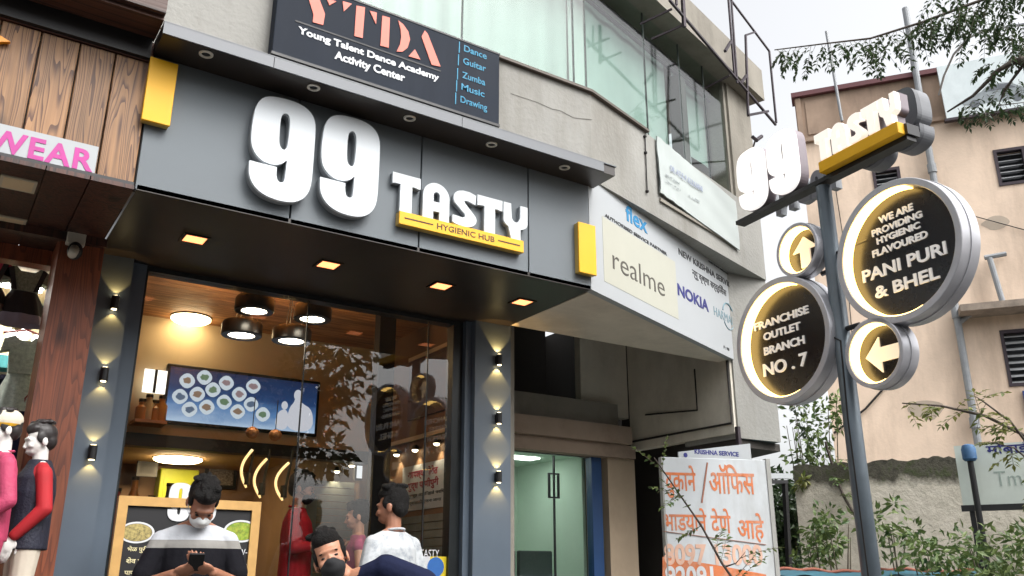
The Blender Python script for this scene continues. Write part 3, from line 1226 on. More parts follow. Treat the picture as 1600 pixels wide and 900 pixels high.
curtain(CH, 1.95, 2.66, 5.72, 6.7, -.27, .006, .5, m_curtain, bld, seed=6)  # pale sheet standing in for the sky reflected in these panes
m = MB()
m.fbox(CH, 1.78, 1.93, 5.3, 6.42, -.22, -.1)
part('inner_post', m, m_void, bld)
m = MB()
m.prism(Frame(CH.p(0, 0, -.55), 16.5), [(1.5, 5.2), (2.72, 5.2), (2.72, 5.92), (2.35, 5.8), (2.0, 5.62), (1.5, 5.48)], -.05, 0)  # solid brown panel shaped as a building reflected in the glass
part('reflection', m, mat('rust brown partition', rgb(112, 66, 48), .7, var=.3, scale=5), bld)
m = MB()
m.zpoly([(-5, 5.6), (4.0, 5.6), ch(2.7, -.75), ch(2.7, -.8), (4.0, 5.7), (-5, 5.7)], 5.0, 6.72)
part('inner_wall', m, m_curtain, bld)
m = MB()
m.zpoly([(-5, 5.3), (4.05, 5.3), ch(2.7, -.3), (7, 9), (-5, 9)], 4.9, 5.0)
part('upper_floor', m, m_conc2, bld)

# recess under the service sign
m = MB()
m.zpoly([(4.09, 5.05), tuple(RM.p(2.81, 0, -.02))[:2], (6.66, 6.17), (4.1, 6.2)], 3.578, 3.64)
part('recess_soffit', m, mat('recess soffit paint', rgb(214, 204, 188), .85, var=.08, scale=2.5, dirt=rgb(150, 140, 124), dirt_amt=.5), bld)
m = MB()
m.box(4.1, 6.655, 6.2, 6.26, 3.64, 4.6)
part('riser', m, m_conc2, bld)
m = MB(); m.box(4.163, 4.21, 6.3, 9.4, .12, 4.6); part('party_wall', m, m_conc2, bld)
m_rec = mat('recess wall render', rgb(218, 212, 198), .88, var=.1, scale=2.5, bump=.2, bscale=25, dirt=rgb(150, 142, 126), dirt_amt=.5, streak=.7)
m = MB()
m.box(6.66, 6.76, 6.02, 7.58, 2.83, 4.6)
part('side_wall', m, m_rec, bld)
m = MB()
m.box(5.975, 6.66, 7.6, 7.7, 3.2, 4.6)
part('back_wall', m, m_rec, bld)
m = MB()
m.box(4.16, 6.4, 7.48, 7.72, 3.06, 3.32)
part('ledge', m, m_conc2, bld)
m = MB()
m.box(4.16, 6.49, 7.36, 7.62, 2.865, 3.055)
m.box(4.16, 6.6, 7.44, 7.6, 2.72, 2.86)
part('lintel', m, mat('terracotta lintel', rgb(152, 134, 118), .85, var=.12, scale=3, dirt=rgb(92, 68, 52), dirt_amt=.5), bld)
m = MB()
m.box(6.24, 6.63, 7.5, 7.9, .12, 2.72)
part('pillar', m, mat('beige pillar', rgb(168, 150, 128), .85, var=.08, scale=3, dirt=rgb(120, 104, 88), dirt_amt=.4, streak=.6), bld)
m = MB()
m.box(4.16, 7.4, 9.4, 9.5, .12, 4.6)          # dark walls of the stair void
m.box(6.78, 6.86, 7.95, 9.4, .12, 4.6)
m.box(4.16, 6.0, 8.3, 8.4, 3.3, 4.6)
m.box(7.28, 7.36, 6.6, 9.4, .12, 4.5)  # unseen outer wall added to keep sky light out of the void
part('void_walls_and_blocker', m, m_void, bld)
m = MB()
q = [(6.645, 7.55), (6.645, 6.06)]
m.tube([(6.648, 7.58, 2.93), (6.648, 6.04, 2.93), (6.648, 6.04, 3.57)], .012, 6)
m.tube([(6.648, 7.3, 3.2), (6.648, 6.5, 3.13), (6.648, 6.5, 3.57)], .009, 6)
part('conduit', m, m_cable, bld)
m = MB()
a, b_, = CH.p(.852, 5.27, .012), CH.p(.84, 4.72, .012)
m.tube([a, b_], .006, 5)
for q in (a, a.lerp(b_, .3), b_):
    m.ell(q, (.016, .016, .016))
part('cable', m, m_cable, bld)

m = MB()
pts = [UW.p(*UW.px(u, v, .003), .003) for u, v in ((798, 146), (822, 154), (840, 160), (862, 170), (876, 173), (896, 184), (925, 187))]
m.tube(pts, .0016, 4)
part('crack', m, mat('hairline crack', rgb(84, 78, 70), .9), bld)

# office behind the recess
off = empty('office_front', (5.1, 7.6, .12), 'glass office front with a blue frame set back under the concrete recess', 'office front')
m = MB(); m.box(4.16, 6.06, 7.6, 7.612, .2, 2.71)
part('glass', m, m_glasso, off)
m = MB(); m.box(6.062, 6.2, 7.56, 7.66, .12, 2.718)
part('door_frame', m, mat('blue door frame', rgb(34, 68, 114), .4, var=.08), off)
m = MB(); m.box(4.16, 6.06, 7.59, 7.64, 2.712, 2.735); m.box(5.58, 5.595, 7.596, 7.62, .2, 2.7)
part('head_rail', m, m_gframe, off)
m = MB()
m.box(5.5, 5.515, 7.57, 7.6, 2.27, 2.5); m.box(5.62, 5.635, 7.57, 7.6, 2.27, 2.5); m.box(5.5, 5.635, 7.57, 7.6, 2.5, 2.515); m.box(5.5, 5.635, 7.57, 7.6, 2.255, 2.27)
part('door_handle', m, m_gframe, off)
m_off_w = mat('pale green office paint', rgb(204, 222, 208), .8, var=.04, scale=1.5)
m = MB()
m.box(4.16, 6.78, 9.2, 9.28, .12, 2.9); m.box(6.2, 6.24, 7.91, 9.2, .12, 2.9); m.box(4.16, 6.24, 7.66, 9.2, 2.78, 2.84)
part('room_wall', m, m_off_w, off)
m = MB(); m.box(4.16, 6.24, 7.66, 9.2, .13, .2)
part('floor', m, m_pave, off)
m = MB(); m.box(4.5, 5.9, 8.3, 8.5, 2.765, 2.78)
part('ceiling_lamp', m, emit('office lamp', (1, .98, .94, 1), 5.0), off)
m = MB(); m.fbox(Frame((0, 9.2, 0)), 5.6, 5.95, 2.2, 2.45, 0, .012); m.fbox(Frame((0, 9.2, 0)), 5.75, 5.95, 1.95, 2.14, 0, .012)
part('notice', m, m_flex, off)
seat_m = mat('dark office chair', rgb(52, 58, 60), .6, var=.1)
def office_chair(x, y, lab):
    t = empty('waiting_chair', (x, y, .2), lab, 'chair', 'dark waiting chairs inside the office')
    q = MB(); q.fbox(Frame((x - .22, y, 0)), 0, .44, 1.05, 1.74, -.02, .03, bev=.012); part('backrest', q, seat_m, t)
    q = MB(); q.fbox(Frame((x - .22, y, 0)), 0, .44, .6, .66, .02, .46, bev=.012); part('seat', q, seat_m, t)
    for i in (-1, 1):
        for yy in (-.4, .0):
            q = MB(); q.tube([(x + i * .19, y + yy, .2), (x + i * .19, y + yy, .62)], .012, 6); part('leg', q, m_chrome, t)
    q = MB(); q.box(x - .2, x + .2, y + .0, y + .02, .62, 1.1); part('back_frame', q, m_chrome, t)
office_chair(5.16, 8.05, 'dark high-backed chair behind the office glass, beside the shop wall')
office_chair(5.64, 8.05, 'dark high-backed chair behind the office glass, nearer the blue door frame')

# ------------------------------------------------------------------ the snack shop front
shop = empty('snack_shop', (2.4, 6.0, .3), 'snack shop front with grey panel fascia, black soffit and tall glass window', 'shop')
JX = [.725, 1.645, 2.555, 3.47, 4.06]
for i in range(4):
    m = MB(); m.fbox(FA, JX[i] + .005, JX[i + 1] - .005, 3.57, 4.449, -.03, 0, bev=.003)
    part('fascia_panel', m, m_acp, shop)
m = MB(); m.fbox(FA, .726, 4.05, 3.575, 4.445, -.06, -.031)
part('fascia_backing', m, m_acpd, shop)
m = MB(); m.box(.72, 4.12, 4.74, 5.015, 4.45, 4.525)
part('canopy', m, m_black, shop)
m = MB()
for a, b in ((.715, 1.37), (1.374, 2.72), (2.724, 4.0)):
    m.box(a, b, 4.728, 4.739, 4.452, 4.528)
m.box(.715, 4.13, 4.728, 5.018, 4.526, 4.534)
m.prism(Frame((4.0, 4.728, 0), 52), [(0, 4.452), (.18, 4.452), (.18, 4.526), (0, 4.526)], -.01, 0)
part('canopy_trim', m, m_trim, shop)
m = MB(); m.zpoly([(.74, 5.0), (4.05, 5.0), (4.09, 6.33), (.74, 6.33)], 3.568, 3.6)
part('soffit', m, m_black, shop)
# pilasters
m = MB(); m.box(.745, .972, 6.22, 6.5, .3, 3.567); part('pilaster', m, m_pil, shop)
m = MB(); m.box(3.745, 4.105, 6.2, 6.5, .3, 3.567); part('pilaster', m, m_pil, shop)
m = MB()
m.box(.974, 1.075, 6.29, 6.42, .3, 3.565); part('frame_post', m, m_pil, shop)
m = MB(); m.box(3.685, 3.743, 6.26, 6.42, .3, 3.565)
part('frame_post', m, m_pil, shop)
m = MB()
m.box(1.076, 1.09, 6.30, 6.40, .3, 3.565)
m.box(3.59, 3.683, 6.31, 6.42, .3, 3.565); m.box(1.09, 3.59, 6.31, 6.42, 3.53, 3.565); m.box(1.09, 3.59, 6.31, 6.42, .3, .5)
part('window_frame', m, m_gframe, shop)
gx = [1.092, on_y(473, 600, 6.35).x, 3.37, 3.588]
for a, b in zip(gx[:-1], gx[1:]):
    m = MB(); m.box(a + .003, b - .003, 6.35, 6.36, .5, 3.53)
    part('window_glass', m, m_glass, shop)
m = MB()
for a in gx[1:-1]:
    m.mark().box(a - .004, a + .004, 6.347, 6.363, .5, 3.53)
part('glazing_joint', m, m_gframe, shop)
# interior shell
m = MB()
for i in range(26):
    m.box(.8, 4.16, 6.43 + i * .1, 6.43 + i * .1 + .096, 3.95, 3.98)
part('ceiling_board', m, m_ceil, shop)
m = MB(); m.box(.76, 4.16, 9.0, 9.1, 2.78, 3.95)
part('bulkhead', m, m_cream_w, shop)
m = MB(); m.box(.76, 4.16, 8.96, 9.12, 2.66, 2.78)
part('bulkhead_trim', m, m_blackm, shop)
m = MB(); m.box(.72, .8, 6.43, 13.1, .3, 3.98); part('side_wall', m, m_inner, shop)
m = MB(); m.box(4.1, 4.16, 6.5, 13.1, .3, 3.98); part('side_wall', m, m_inner, shop)
m = MB(); m.box(.72, 4.16, 6.42, 6.52, 3.566, 4.0); part('head_wall', m, m_blackm, shop)
m = MB(); m.box(.76, 4.16, 13.0, 13.1, .3, 3.5)
part('back_wall', m, m_inner, shop)
m = MB(); m.box(.8, 4.1, 9.12, 13.0, 2.95, 3.0)
part('kitchen_ceiling', m, mat('ochre kitchen ceiling', rgb(176, 140, 92), .7, var=.1, scale=2), shop)
m = MB(); m.box(.76, 4.16, 6.43, 13.0, .3, .55); part('floor', m, m_tile, shop)
m = MB()
for i in range(26):
    z = .56 + i * .074
    m.box(3.5, 4.06, 9.3, 9.33, z, z + .066)
    if z < 2.0:
        m.box(4.07, 4.1, 6.6, 9.3, z, z + .066)
part('slat_wall', m, mat('grey wall slats', rgb(112, 116, 110), .45, var=.25, scale=4), shop)
m = MB(); m.box(3.5, 3.62, 9.26, 9.3, 1.1, 2.3)
part('wall_panel', m, mat('blue grey panel', rgb(128, 148, 150), .5, var=.12, scale=3), shop)
m = MB(); m.box(3.45, 3.62, 7.5, 7.62, .55, 3.95)
part('dark_column', m, m_blackm, shop)
SWF = Frame((4.1, 0, 0), r=(0, -1, 0))
m = MB(); m.fbox(SWF, -8.1, -7.2, 3.0, 3.62, .0, .02)
part('panel_frame', m, mat('brown panel', rgb(96, 74, 60), .6, var=.2), shop)
m = MB(); m.fbox(SWF, -7.2, -7.14, 2.95, 3.66, .0, .03); m.fbox(SWF, -8.1, -7.2, 3.62, 3.66, 0, .03); m.fbox(SWF, -8.5, -6.6, 2.78, 2.82, 0, .03)
part('panel_trim', m, m_cream_w, shop)
m = MB(); m.box(.85, 2.3, 8.6, 9.1, .72, 1.75)
part('counter', m, mat('dark counter', rgb(40, 38, 36), .4, var=.2), shop)

# soffit lamps
def sq_lamp(u, v, lab, first=[None]):
    p = on_z(u, v, 3.56)
    t = empty('soffit_light', (p.x, p.y, 3.568), lab, 'ceiling light', 'square warm lights in the black soffit')
    f = Frame((p.x, p.y, 3.568), r=(1, 0, 0), u=(0, -1, 0))
    q = MB(); q.prism(f, [(-.085, -.085), (.085, -.085), (.085, .085), (-.085, .085)], 0, .008, [[(-.066, -.066), (.066, -.066), (.066, .066), (-.066, .066)]]); part('frame', q, m_brass, t)
    q = MB(); q.fbox(f, -.066, .066, -.066, .066, .001, .004); part('diffuser', q, m_warm, t)
for (u, v), l in zip(((304, 375), (513, 415), (689, 448), (816, 473)),
                     ('square warm soffit light nearest the wooden pillar', 'square warm soffit light, second from the wooden pillar', 'square warm soffit light, third from the wooden pillar', 'square warm soffit light nearest the white phone service sign')):
    sq_lamp(u, v, l)
dl = ['small round unlit downlight beside the yellow block and wooden planks', 'small round unlit downlight above the first big nine', 'small round unlit downlight between the second nine and the small letters', 'small round unlit downlight above the small white letters', 'small round unlit downlight at the canopy end above the fascia corner']
for (u, v), l in zip(((322, 85), (490, 137), (640, 185), (768, 226), (882, 262)), dl):
    p = on_z(u, v, 4.445)
    t = empty('canopy_downlight', (p.x, p.y, 4.45), l, 'downlight', 'small round downlights under the canopy')
    f = Frame((p.x, p.y, 4.45), r=(1, 0, 0), u=(0, -1, 0))
    q = MB(); q.disc(f, 0, 0, [(.028, 0.001), (.042, 0.001), (.042, .008), (.03, .012), (.026, .004)], 28, False, False); part('trim_ring', q, m_ringm, t, smooth=True)
    q = MB(); q.disc(f, 0, 0, [(.027, .001), (.02, .003)], 20); part('lens', q, m_gframe, t)

# yellow blocks
for r0, r1, u0, u1, l in ((.70, .86, 3.985, 4.405, 'yellow block on the grey fascia beside the wooden planks'), (3.9, 4.07, 3.67, 4.085, 'yellow block on the grey fascia corner beside the white phone sign')):
    t = empty('yellow_block', (r0, 5, u0), l, 'sign block', 'yellow blocks on the fascia')
    q = MB(); q.fbox(FA, r0, r1, u0, u1, .045, .06, bev=.003); part('face', q, m_yel, t)
    q = MB(); q.fbox(FA, r0 + .004, r1 - .004, u0 + .004, u1 - .004, .001, .045); part('return', q, m_yeld, t)

# the raised shop sign
sg = empty('shop_sign', (2.4, 5, 3.66), 'raised white numerals and letters with a yellow underline bar on the grey fascia', 'shop sign')
for r0, u0 in ((1.332, 3.662), (1.79, 3.672)):
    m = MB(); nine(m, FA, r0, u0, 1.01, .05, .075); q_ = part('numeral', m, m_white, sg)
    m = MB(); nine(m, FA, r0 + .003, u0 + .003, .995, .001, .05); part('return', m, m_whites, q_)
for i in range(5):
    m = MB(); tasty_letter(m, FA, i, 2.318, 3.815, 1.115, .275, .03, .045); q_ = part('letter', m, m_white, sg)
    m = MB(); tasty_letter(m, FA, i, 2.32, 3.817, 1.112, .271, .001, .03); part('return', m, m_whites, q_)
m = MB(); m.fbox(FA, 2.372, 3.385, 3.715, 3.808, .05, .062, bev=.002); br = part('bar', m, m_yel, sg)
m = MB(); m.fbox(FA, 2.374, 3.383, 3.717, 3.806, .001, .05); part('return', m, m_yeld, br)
m = MB()
write(m, FA, 'HYGIENIC HUB', 2.66, 3.742, .47, .042, .0622, .064, bold=.012)
m.fbox(FA, 2.41, 2.63, 3.759, 3.768, .0622, .064); m.fbox(FA, 3.16, 3.35, 3.759, 3.768, .0622, .064)
part('lettering', m, mat('brown bar print', rgb(70, 40, 12), .6), br)

# sconces: small up-and-down wall lights with real spots
def sconce(x, y, z, lab, k=1.0):
    t = empty('wall_sconce', (x, y, z), lab, 'wall light', 'up-and-down wall lights on the pilasters')
    q = MB(); q.tube([(x, y - .035, z - .045), (x, y - .035, z + .045)], .026, 14); part('housing', q, m_blackm, t)
    q = MB(); q.box(x - .02, x + .02, y - .03, y - .001, z - .03, z + .03); part('bracket', q, m_blackm, t)
    for s_ in (-1, 1):
        q = MB(); q.tube([(x, y - .035, z + s_ * .0455), (x, y - .035, z + s_ * .0485)], .017, 12); part('lens', q, emit('sconce lens', (1, .8, .45, 1), 5), t)
        ld = bpy.data.lights.new('sconce_spot', 'SPOT')
        ld.energy = 1.7 * k * (.75 + .5 * ((z * 7.3 + x * 3.1) % 1.0))
        ld.color = (1, .6, .18)
        ld.spot_size = R(82)
        ld.spot_blend = .25
        ld.shadow_soft_size = .008
        lo = bpy.data.objects.new('spot', ld)
        COL.objects.link(lo)
        lo.parent = t
        lo.location = (0, -.035, s_ * .053)
        lo.rotation_euler = Vector((0, .30, s_)).to_track_quat('-Z', 'Y').to_euler()
for z, l in ((3.225, 'topmost'), (2.73, 'middle'), (2.22, 'lowest')):
    sconce(.885, 6.22, z, l + ' small up-and-down wall light on the pilaster beside the wooden pillar', .45)
for z, l in ((3.24, 'topmost'), (2.735, 'middle'), (2.25, 'lowest')):
    sconce(3.965, 6.2, z, l + ' small up-and-down wall light on the pilaster right of the shop window', 1.0)

# ------------------------------------------------------------------ upper signs
YF = Frame((0, 4.92, 0))
ys = empty('academy_sign', (2.3, 4.95, 4.75), 'dark dance academy sign with coral capital letters on the concrete band', 'sign')
yl, yb = YF.px(425, 80); yr, yb2 = YF.px(780, 197); yb = (yb + yb2) / 2; yt = YF.px(787, 87)[1]
m = MB(); m.fbox(YF, yl, yr, yb, yt, -.09, 0, bev=.004); part('panel', m, m_sign_dark, ys)
m = MB(); m.fbox(YF, yl - .004, yr + .004, yb - .012, yb + .008, -.092, .004); m.fbox(YF, yl - .004, yr + .004, yt - .008, yt + .006, -.092, .004)
part('edge_trim', m, m_blackm, ys)
def yp(*pts):
    return [YF.px(420 + a / 4.324, b / 4.324) for a, b in pts]
m = MB()
for pg in ([(300, 100), (295, 152), (365, 172), (378, 98), (330, -30), (255, -50)], [(388, -8), (455, 12), (408, 38)],
           [(590, 40), (648, 52), (632, 260), (576, 245)], [(497, 10), (560, 28), (505, 80)], [(680, 75), (728, 88), (722, 165)],
           [(765, 108), (816, 122), (808, 325), (752, 310)],
           [(872, 140), (905, 165), (940, 215), (952, 270), (935, 325), (900, 352), (862, 350), (885, 300), (893, 250), (888, 200)],
           [(1052, 208), (1072, 232), (1158, 452), (1098, 440), (1030, 250)], [(985, 335), (1022, 405), (942, 382)]):
    l = yp(*pg)
    ar = sum(l[i][0] * l[(i + 1) % len(l)][1] - l[(i + 1) % len(l)][0] * l[i][1] for i in range(len(l)))
    m.prism(YF, l if ar > 0 else l[::-1], .0005, .006)
part('lettering', m, m_coral, ys)
def ytxt(m, body, a, b, t, **k):
    wpx(m, YF, body, (420 + a[0] / 4.324, a[1] / 4.324), (420 + b[0] / 4.324, b[1] / 4.324), (420 + t[0] / 4.324, t[1] / 4.324), .0005, .004, **k)
m = MB()
ytxt(m, 'Young Talent Dance Academy', (197, 220), (1150, 545), (192, 172), bold=.034)
ytxt(m, 'Activity Center', (443, 395), (920, 548), (446, 342), bold=.034)
part('lettering', m, m_txtwhite, ys)
m = MB()
lx0, lz = YF.px(420 + 178 / 4.324, 140 / 4.324); lx1, _ = YF.px(420 + 1160 / 4.324, 480 / 4.324)
m.fbox(YF, lx0, lx1, lz - .006, lz + .006, .0005, .003)
part('rule', m, m_txtblack, ys)
m = MB()
for i, (wd, yy) in enumerate((('Dance', 345), ('Guitar', 430), ('Zumba', 525), ('Music', 605), ('Drawing', 690))):
    a = YF.px(420 + (1318 - i * 6) / 4.324, yy / 4.324)
    write(m, YF, wd, a[0], a[1], .2 + .03 * (i == 4), .055, .0005, .003, bold=.012)
    m.fbox(YF, a[0] - .045, a[0] - .037, a[1] - .03, a[1] + .065, .0005, .003)
part('lettering', m, m_blueprint, ys)

# service centre sign
rs = empty('service_sign', (5.3, 5.5, 3.58), 'long white phone service centre sign with a cream panel under the concrete beam', 'sign')
m = MB(); m.fbox(RM, .004, 2.82, 3.575, 4.603, -.06, 0); part('panel', m, m_flex, rs)
m = MB()
a = RM.px(941, 352); b = RM.px(1054, 400); c = RM.px(1054, 520); d = RM.px(936, 440)
m.fbox(RM, a[0], b[0], 3.70, 4.26, .0005, .002); part('print', m, m_cream, rs)
zz = lambda x, y: (920 + x / 4.2875, 270 + y / 4.2875)
m = MB(); wpx(m, RM, 'realme', zz(163, 640), zz(512, 835), zz(163, 495), .002, .004, bold=-.006); part('lettering', m, mat('grey brown print', rgb(72, 68, 62), .6), rs)
m = MB(); wpx(m, RM, 'flex', zz(250, 310), zz(395, 410), zz(250, 205), .001, .003, bold=.02); part('lettering', m, mat('blue print', rgb(28, 122, 170), .55), rs)
m = MB(); wpx(m, RM, 'AUTHORISED SERVICE PARTNER', zz(108, 292), zz(525, 555), zz(108, 270), .002, .004, bold=.015)
y4 = lambda x, y: (1040 + x / 4.735, 370 + y / 4.735)
wpx(m, RM, 'NEW KRISHNA SERVICES', y4(98, 125), y4(520, 405), y4(98, 80), .001, .003, bold=.02)
wpx(m, RM, 'न्यू कृष्णा सर्व्हिसेस', y4(200, 285), y4(452, 440), y4(205, 240), .001, .003, bold=.008)
wpx(m, RM, 'multi brand authorised service', y4(320, 190), y4(515, 310), y4(320, 175), .001, .003)
write(m, RM, 'F : 98', *RM.px(*y4(430, 825)), .14, .03, .001, .003, bold=.02)
part('lettering', m, m_txtblack, rs)
m = MB(); wpx(m, RM, 'NOKIA', y4(92, 425), y4(322, 555), y4(95, 345), .001, .003, bold=.03); part('lettering', m, mat('navy print', rgb(34, 38, 110), .55), rs)
m = MB(); wpx(m, RM, 'HARMAN', y4(362, 590), y4(515, 655), y4(364, 525), .001, .003, bold=-.004)
cx_, cz_ = RM.px(*y4(462, 590))
pts = [RM.p(cx_ + .14 * math.cos(R(t)), cz_ + .14 * math.sin(R(t)), .003) for t in range(20, 165, 8)]
m.mark().tube(pts, .008, 5)
pts = [RM.p(cx_ + .14 * math.cos(R(t)), cz_ + .14 * math.sin(R(t)), .003) for t in range(215, 330, 8)]
m.mark().tube(pts, .005, 5)
part('lettering', m, mat('teal grey print', rgb(110, 140, 150), .55), rs)

# clinic banner on the chamfer
cb = empty('clinic_banner', (5.9, 5.5, 4.7), 'crumpled pale clinic banner stretched along the beam below the corner glass', 'banner')
m = MB()
V, fs = [], []
NR, NU = 30, 10
for side_n in (.032, .02):
    for i in range(NR + 1):
        for j in range(NU + 1):
            s_ = 1.04 + (2.62 - 1.04) * i / NR
            u0, u1 = 4.775 + (4.675 - 4.775) * i / NR, 5.345 - .12 * i / NR
            k = .007 * math.sin(i * 1.9 + j * .6) * max(0, 1 - i / 12) + .0025 * math.sin(j * 1.3 + i * .35)
            V.append(CH.p(s_, u0 + (u1 - u0) * j / NU, side_n + k))
n1_ = (NR + 1) * (NU + 1)
for i in range(NR):
    for j in range(NU):
        a = i * (NU + 1) + j; b = a + NU + 1
        fs += [(a, b, b + 1, a + 1), (a + n1_, a + 1 + n1_, b + 1 + n1_, b + n1_)]
for i in range(NR):
    a = i * (NU + 1); b = a + NU + 1
    fs += [(a, a + n1_, b + n1_, b), (a + NU, b + NU, b + NU + n1_, a + NU + n1_)]
m.add(V, fs)
part('sheet', m, mat('faded banner', rgb(168, 175, 173), .6, var=.04, scale=3, dirt=rgb(160, 166, 160), dirt_amt=.4, streak=.6), cb, ang=50)
m = MB(); m.fbox(CH, 1.06, 2.6, 4.7, 4.73, .0, .02); part('batten', m, m_conc2, cb)
m = MB()
z3 = lambda x, y: (1015 + x / 11.43, 225 + y / 8.57)
FB = Frame(CH.p(0, 0, .042), 16.5)
wpx(m, FB, 'DR. ATUL P. KULKARNI', z3(370, 250), z3(960, 745), z3(372, 175), 0, .002, bold=.015)
part('lettering', m, mat('faded violet print', rgb(150, 158, 178), .6), cb)
m = MB()
for k_, (tx, a, b) in enumerate((('MBBS  MD  (Medicine)', (290, 400), (540, 560)), ('Time : 10 to 1', (300, 470), (560, 660)), ('5 to 9', (700, 690), (890, 800)), ('Mobile', (820, 740), (900, 790)))):
    wpx(m, FB, tx, z3(*a), z3(*b), z3(a[0], a[1] - 26), 0, .002)
part('lettering', m, mat('faded grey print', rgb(160, 166, 168), .6), cb)

# cable along the canopy, brackets
m = MB(); m.tube([(-1.0, 4.98, 4.66), (.7, 4.985, 4.64), (1.5, 4.985, 4.63), (2.6, 4.985, 4.6), (3.1, 4.985, 4.57), (4.0, 4.985, 4.55)], .007, 6)
tag(m.build('wall_cable', m_cableb), 'thin brown cable running along the top of the grey canopy', 'cable')

# steel hoarding frame on the roof edge
hf = empty('hoarding_frame', tuple(CH.p(2.6, 7.1, .3)), 'black steel angle frame for a hoarding standing out from the roof edge', 'steel frame')
HF = Frame(CH.p(0, 0, .42), 16.5)
P = lambda u, v, n=0: HF.p(*HF.px(u, v, n), n)
m = MB()
m.bar(P(1046, 0), P(1212, 195), .022)
m.bar(P(1135, -40), P(1148, 120), .018); m.bar(P(1142, -10), P(1152, 130), .016)
m.bar(P(1142, 0), P(1202, 80), .018); m.bar(P(1202, 80), P(1213, 192), .018)
part('rail', m, m_rust, hf)
m = MB()
m.bar(P(1165, 55), P(1169, 180), .02); m.bar(P(1165, 55), P(1180, 50), .02); m.bar(P(1169, 180), P(1200, 174), .025)
part('upright', m, m_rust, hf)
m = MB()
m.mark().bar(P(1133, 80), P(1142, 65), .025); m.mark().bar(P(1158, 130), P(1166, 118), .025); m.mark().bar(P(1050, 14), HF.p(*HF.px(1044, 18), -.3), .016); m.mark().bar(P(1070, 38), HF.p(*HF.px(1062, 42), -.3), .016); m.mark().bar(P(1140, 118), HF.p(*HF.px(1143, 122), -.3), .016)
m.mark().bar(P(1066, -20), P(1069, 42), .03); m.mark().bar(P(1056, -20), P(1057, 8), .018)
part('bracket', m, m_rust, hf)
m = MB(); m.tube([P(1176, 214), P(1182, 219), P(1190, 213)], .02, 6); m.tube([P(1182, 219), P(1183, 222)], .012, 6); m.tube([P(1181, 216), CH.p(3.27, 6.0, -.05)], .01, 5)
tag(m.build('wall_hook', m_rust), 'small dark bracket sticking out of the corner column', 'bracket')
# ------------------------------------------------------------------ the clothing shop on the left
cl = empty('clothing_shop', (0, 6.0, .3), 'clothing shop front clad in scorched wooden planks with a red timber pillar', 'shop')
m = MB()
for a, b in ((-1.27, -1.07), (-1.07, -.87), (-.87, -.67), (-.67, -.47), (-.47, -.27), (-.27, -.07), (-.07, .13), (.13, .33), (.33, .52), (.52, .722)):
    m.fbox(FA, a + .004, b - .004, 3.572, 4.388, -.05, -.004 + .008, bev=.004)
part('plank_board', m, m_wood, cl)
m = MB(); m.fbox(FA, -1.27, .72, 3.6, 4.36, -.09, -.052); part('plank_backing', m, m_blackm, cl)
m = MB(); m.fbox(FA, -1.27, .723, 4.394, 4.53, -.06, .012, bev=.004); part('beam', m, wood_mat('red stained timber beam', rgb(112, 60, 38), rgb(66, 32, 21), ring=10, along='X', knots=False), cl)
m = MB(); m.box(-1.27, .712, 4.73, 4.985, 4.534, 4.60); m.box(-1.27, .712, 4.69, 4.76, 4.56, 4.70); part('cap_beam', m, wood_mat('dark timber cap', rgb(80, 48, 34), rgb(44, 24, 18), ring=10, along='X', knots=False), cl)
m = MB()
for a, b in ((-1.27, -1.05), (-1.05, -.83), (-.83, -.61), (-.61, -.39), (-.39, -.17), (-.17, .05), (.05, .27), (.27, .49), (.49, .72)):
    m.box(a + .003, b - .003, 4.95, 6.36, 3.545, 3.57)
part('soffit', m, m_woodd, cl)
m = MB(); m.box(-1.27, .715, 4.955, 6.36, 3.5712, 3.59); part('soffit_backing', m, m_blackm, cl)
m = MB(); m.box(-1.27, .70, 4.955, 5.02, 4.4, 4.69); part('beam_backing', m, m_blackm, cl)
m = MB(); m.box(-1.27, .735, 6.3, 6.42, 3.44, 3.545); part('beam', m, m_woodr, cl)
m = MB(); m.box(.475, .735, 5.9, 6.3, .3, 3.545); part('pillar', m, m_woodr, cl)
m = MB(); m.box(-1.27, .74, 5.86, 5.92, 3.49, 3.545); part('cornice', m, m_woodd, cl)
m = MB(); m.box(-1.3, -1.2, 6.4, 9.5, .3, 3.5); m.box(-1.3, .72, 8.9, 9.0, .3, 3.5); m.box(.66, .715, 6.5, 9, .3, 3.5); part('inner_wall', m, mat('pale shop wall', rgb(176, 168, 146), .8, var=.15, scale=5), cl)
m = MB(); m.box(-1.3, .72, 6.4, 9, 3.5, 3.54); part('ceiling', m, m_cream_w, cl)
m = MB(); m.box(-1.3, .72, 6.3, 9, .2, .32); part('floor', m, m_tile, cl)
m = MB()
for z in (1.7, 2.1, 2.5, 2.9):
    m.box(-1.2, .66, 8.5, 8.9, z, z + .03)
part('shelf', m, m_cream_w, cl)
rr = random.Random(11)
cloth_cols = [mat('folded cloth %d' % i, rgb(*c), .85, var=.2, scale=20) for i, c in enumerate(((160, 150, 128), (70, 140, 140), (180, 70, 80), (60, 64, 90), (200, 180, 110)))]
for z in (1.73, 2.13, 2.53, 2.93):
    for xn, x in (('nearest the inner wall', -.2), ('in the middle', .12), ('nearest the pillar', .42)):
        q = MB()
        for k in range(rr.randint(3, 6)):
            q.fbox(Frame((x + rr.uniform(-.02, .02), 8.46, 0)), 0, .24, z + k * .045, z + k * .045 + .04, -.3, 0, bev=.01)
        tag(q.build('folded_clothes', rr.choice(cloth_cols)), 'folded clothes %s on the %s back shelf of the clothing shop' % (xn, {1.73: 'lowest', 2.13: 'second', 2.53: 'third', 2.93: 'topmost'}[z]), 'clothes', 'folded clothes on the clothing shop shelves')
t = empty('shop_lamp', (.2, 6.95, 3.48), 'white tube lamp inside the clothing shop', 'lamp')
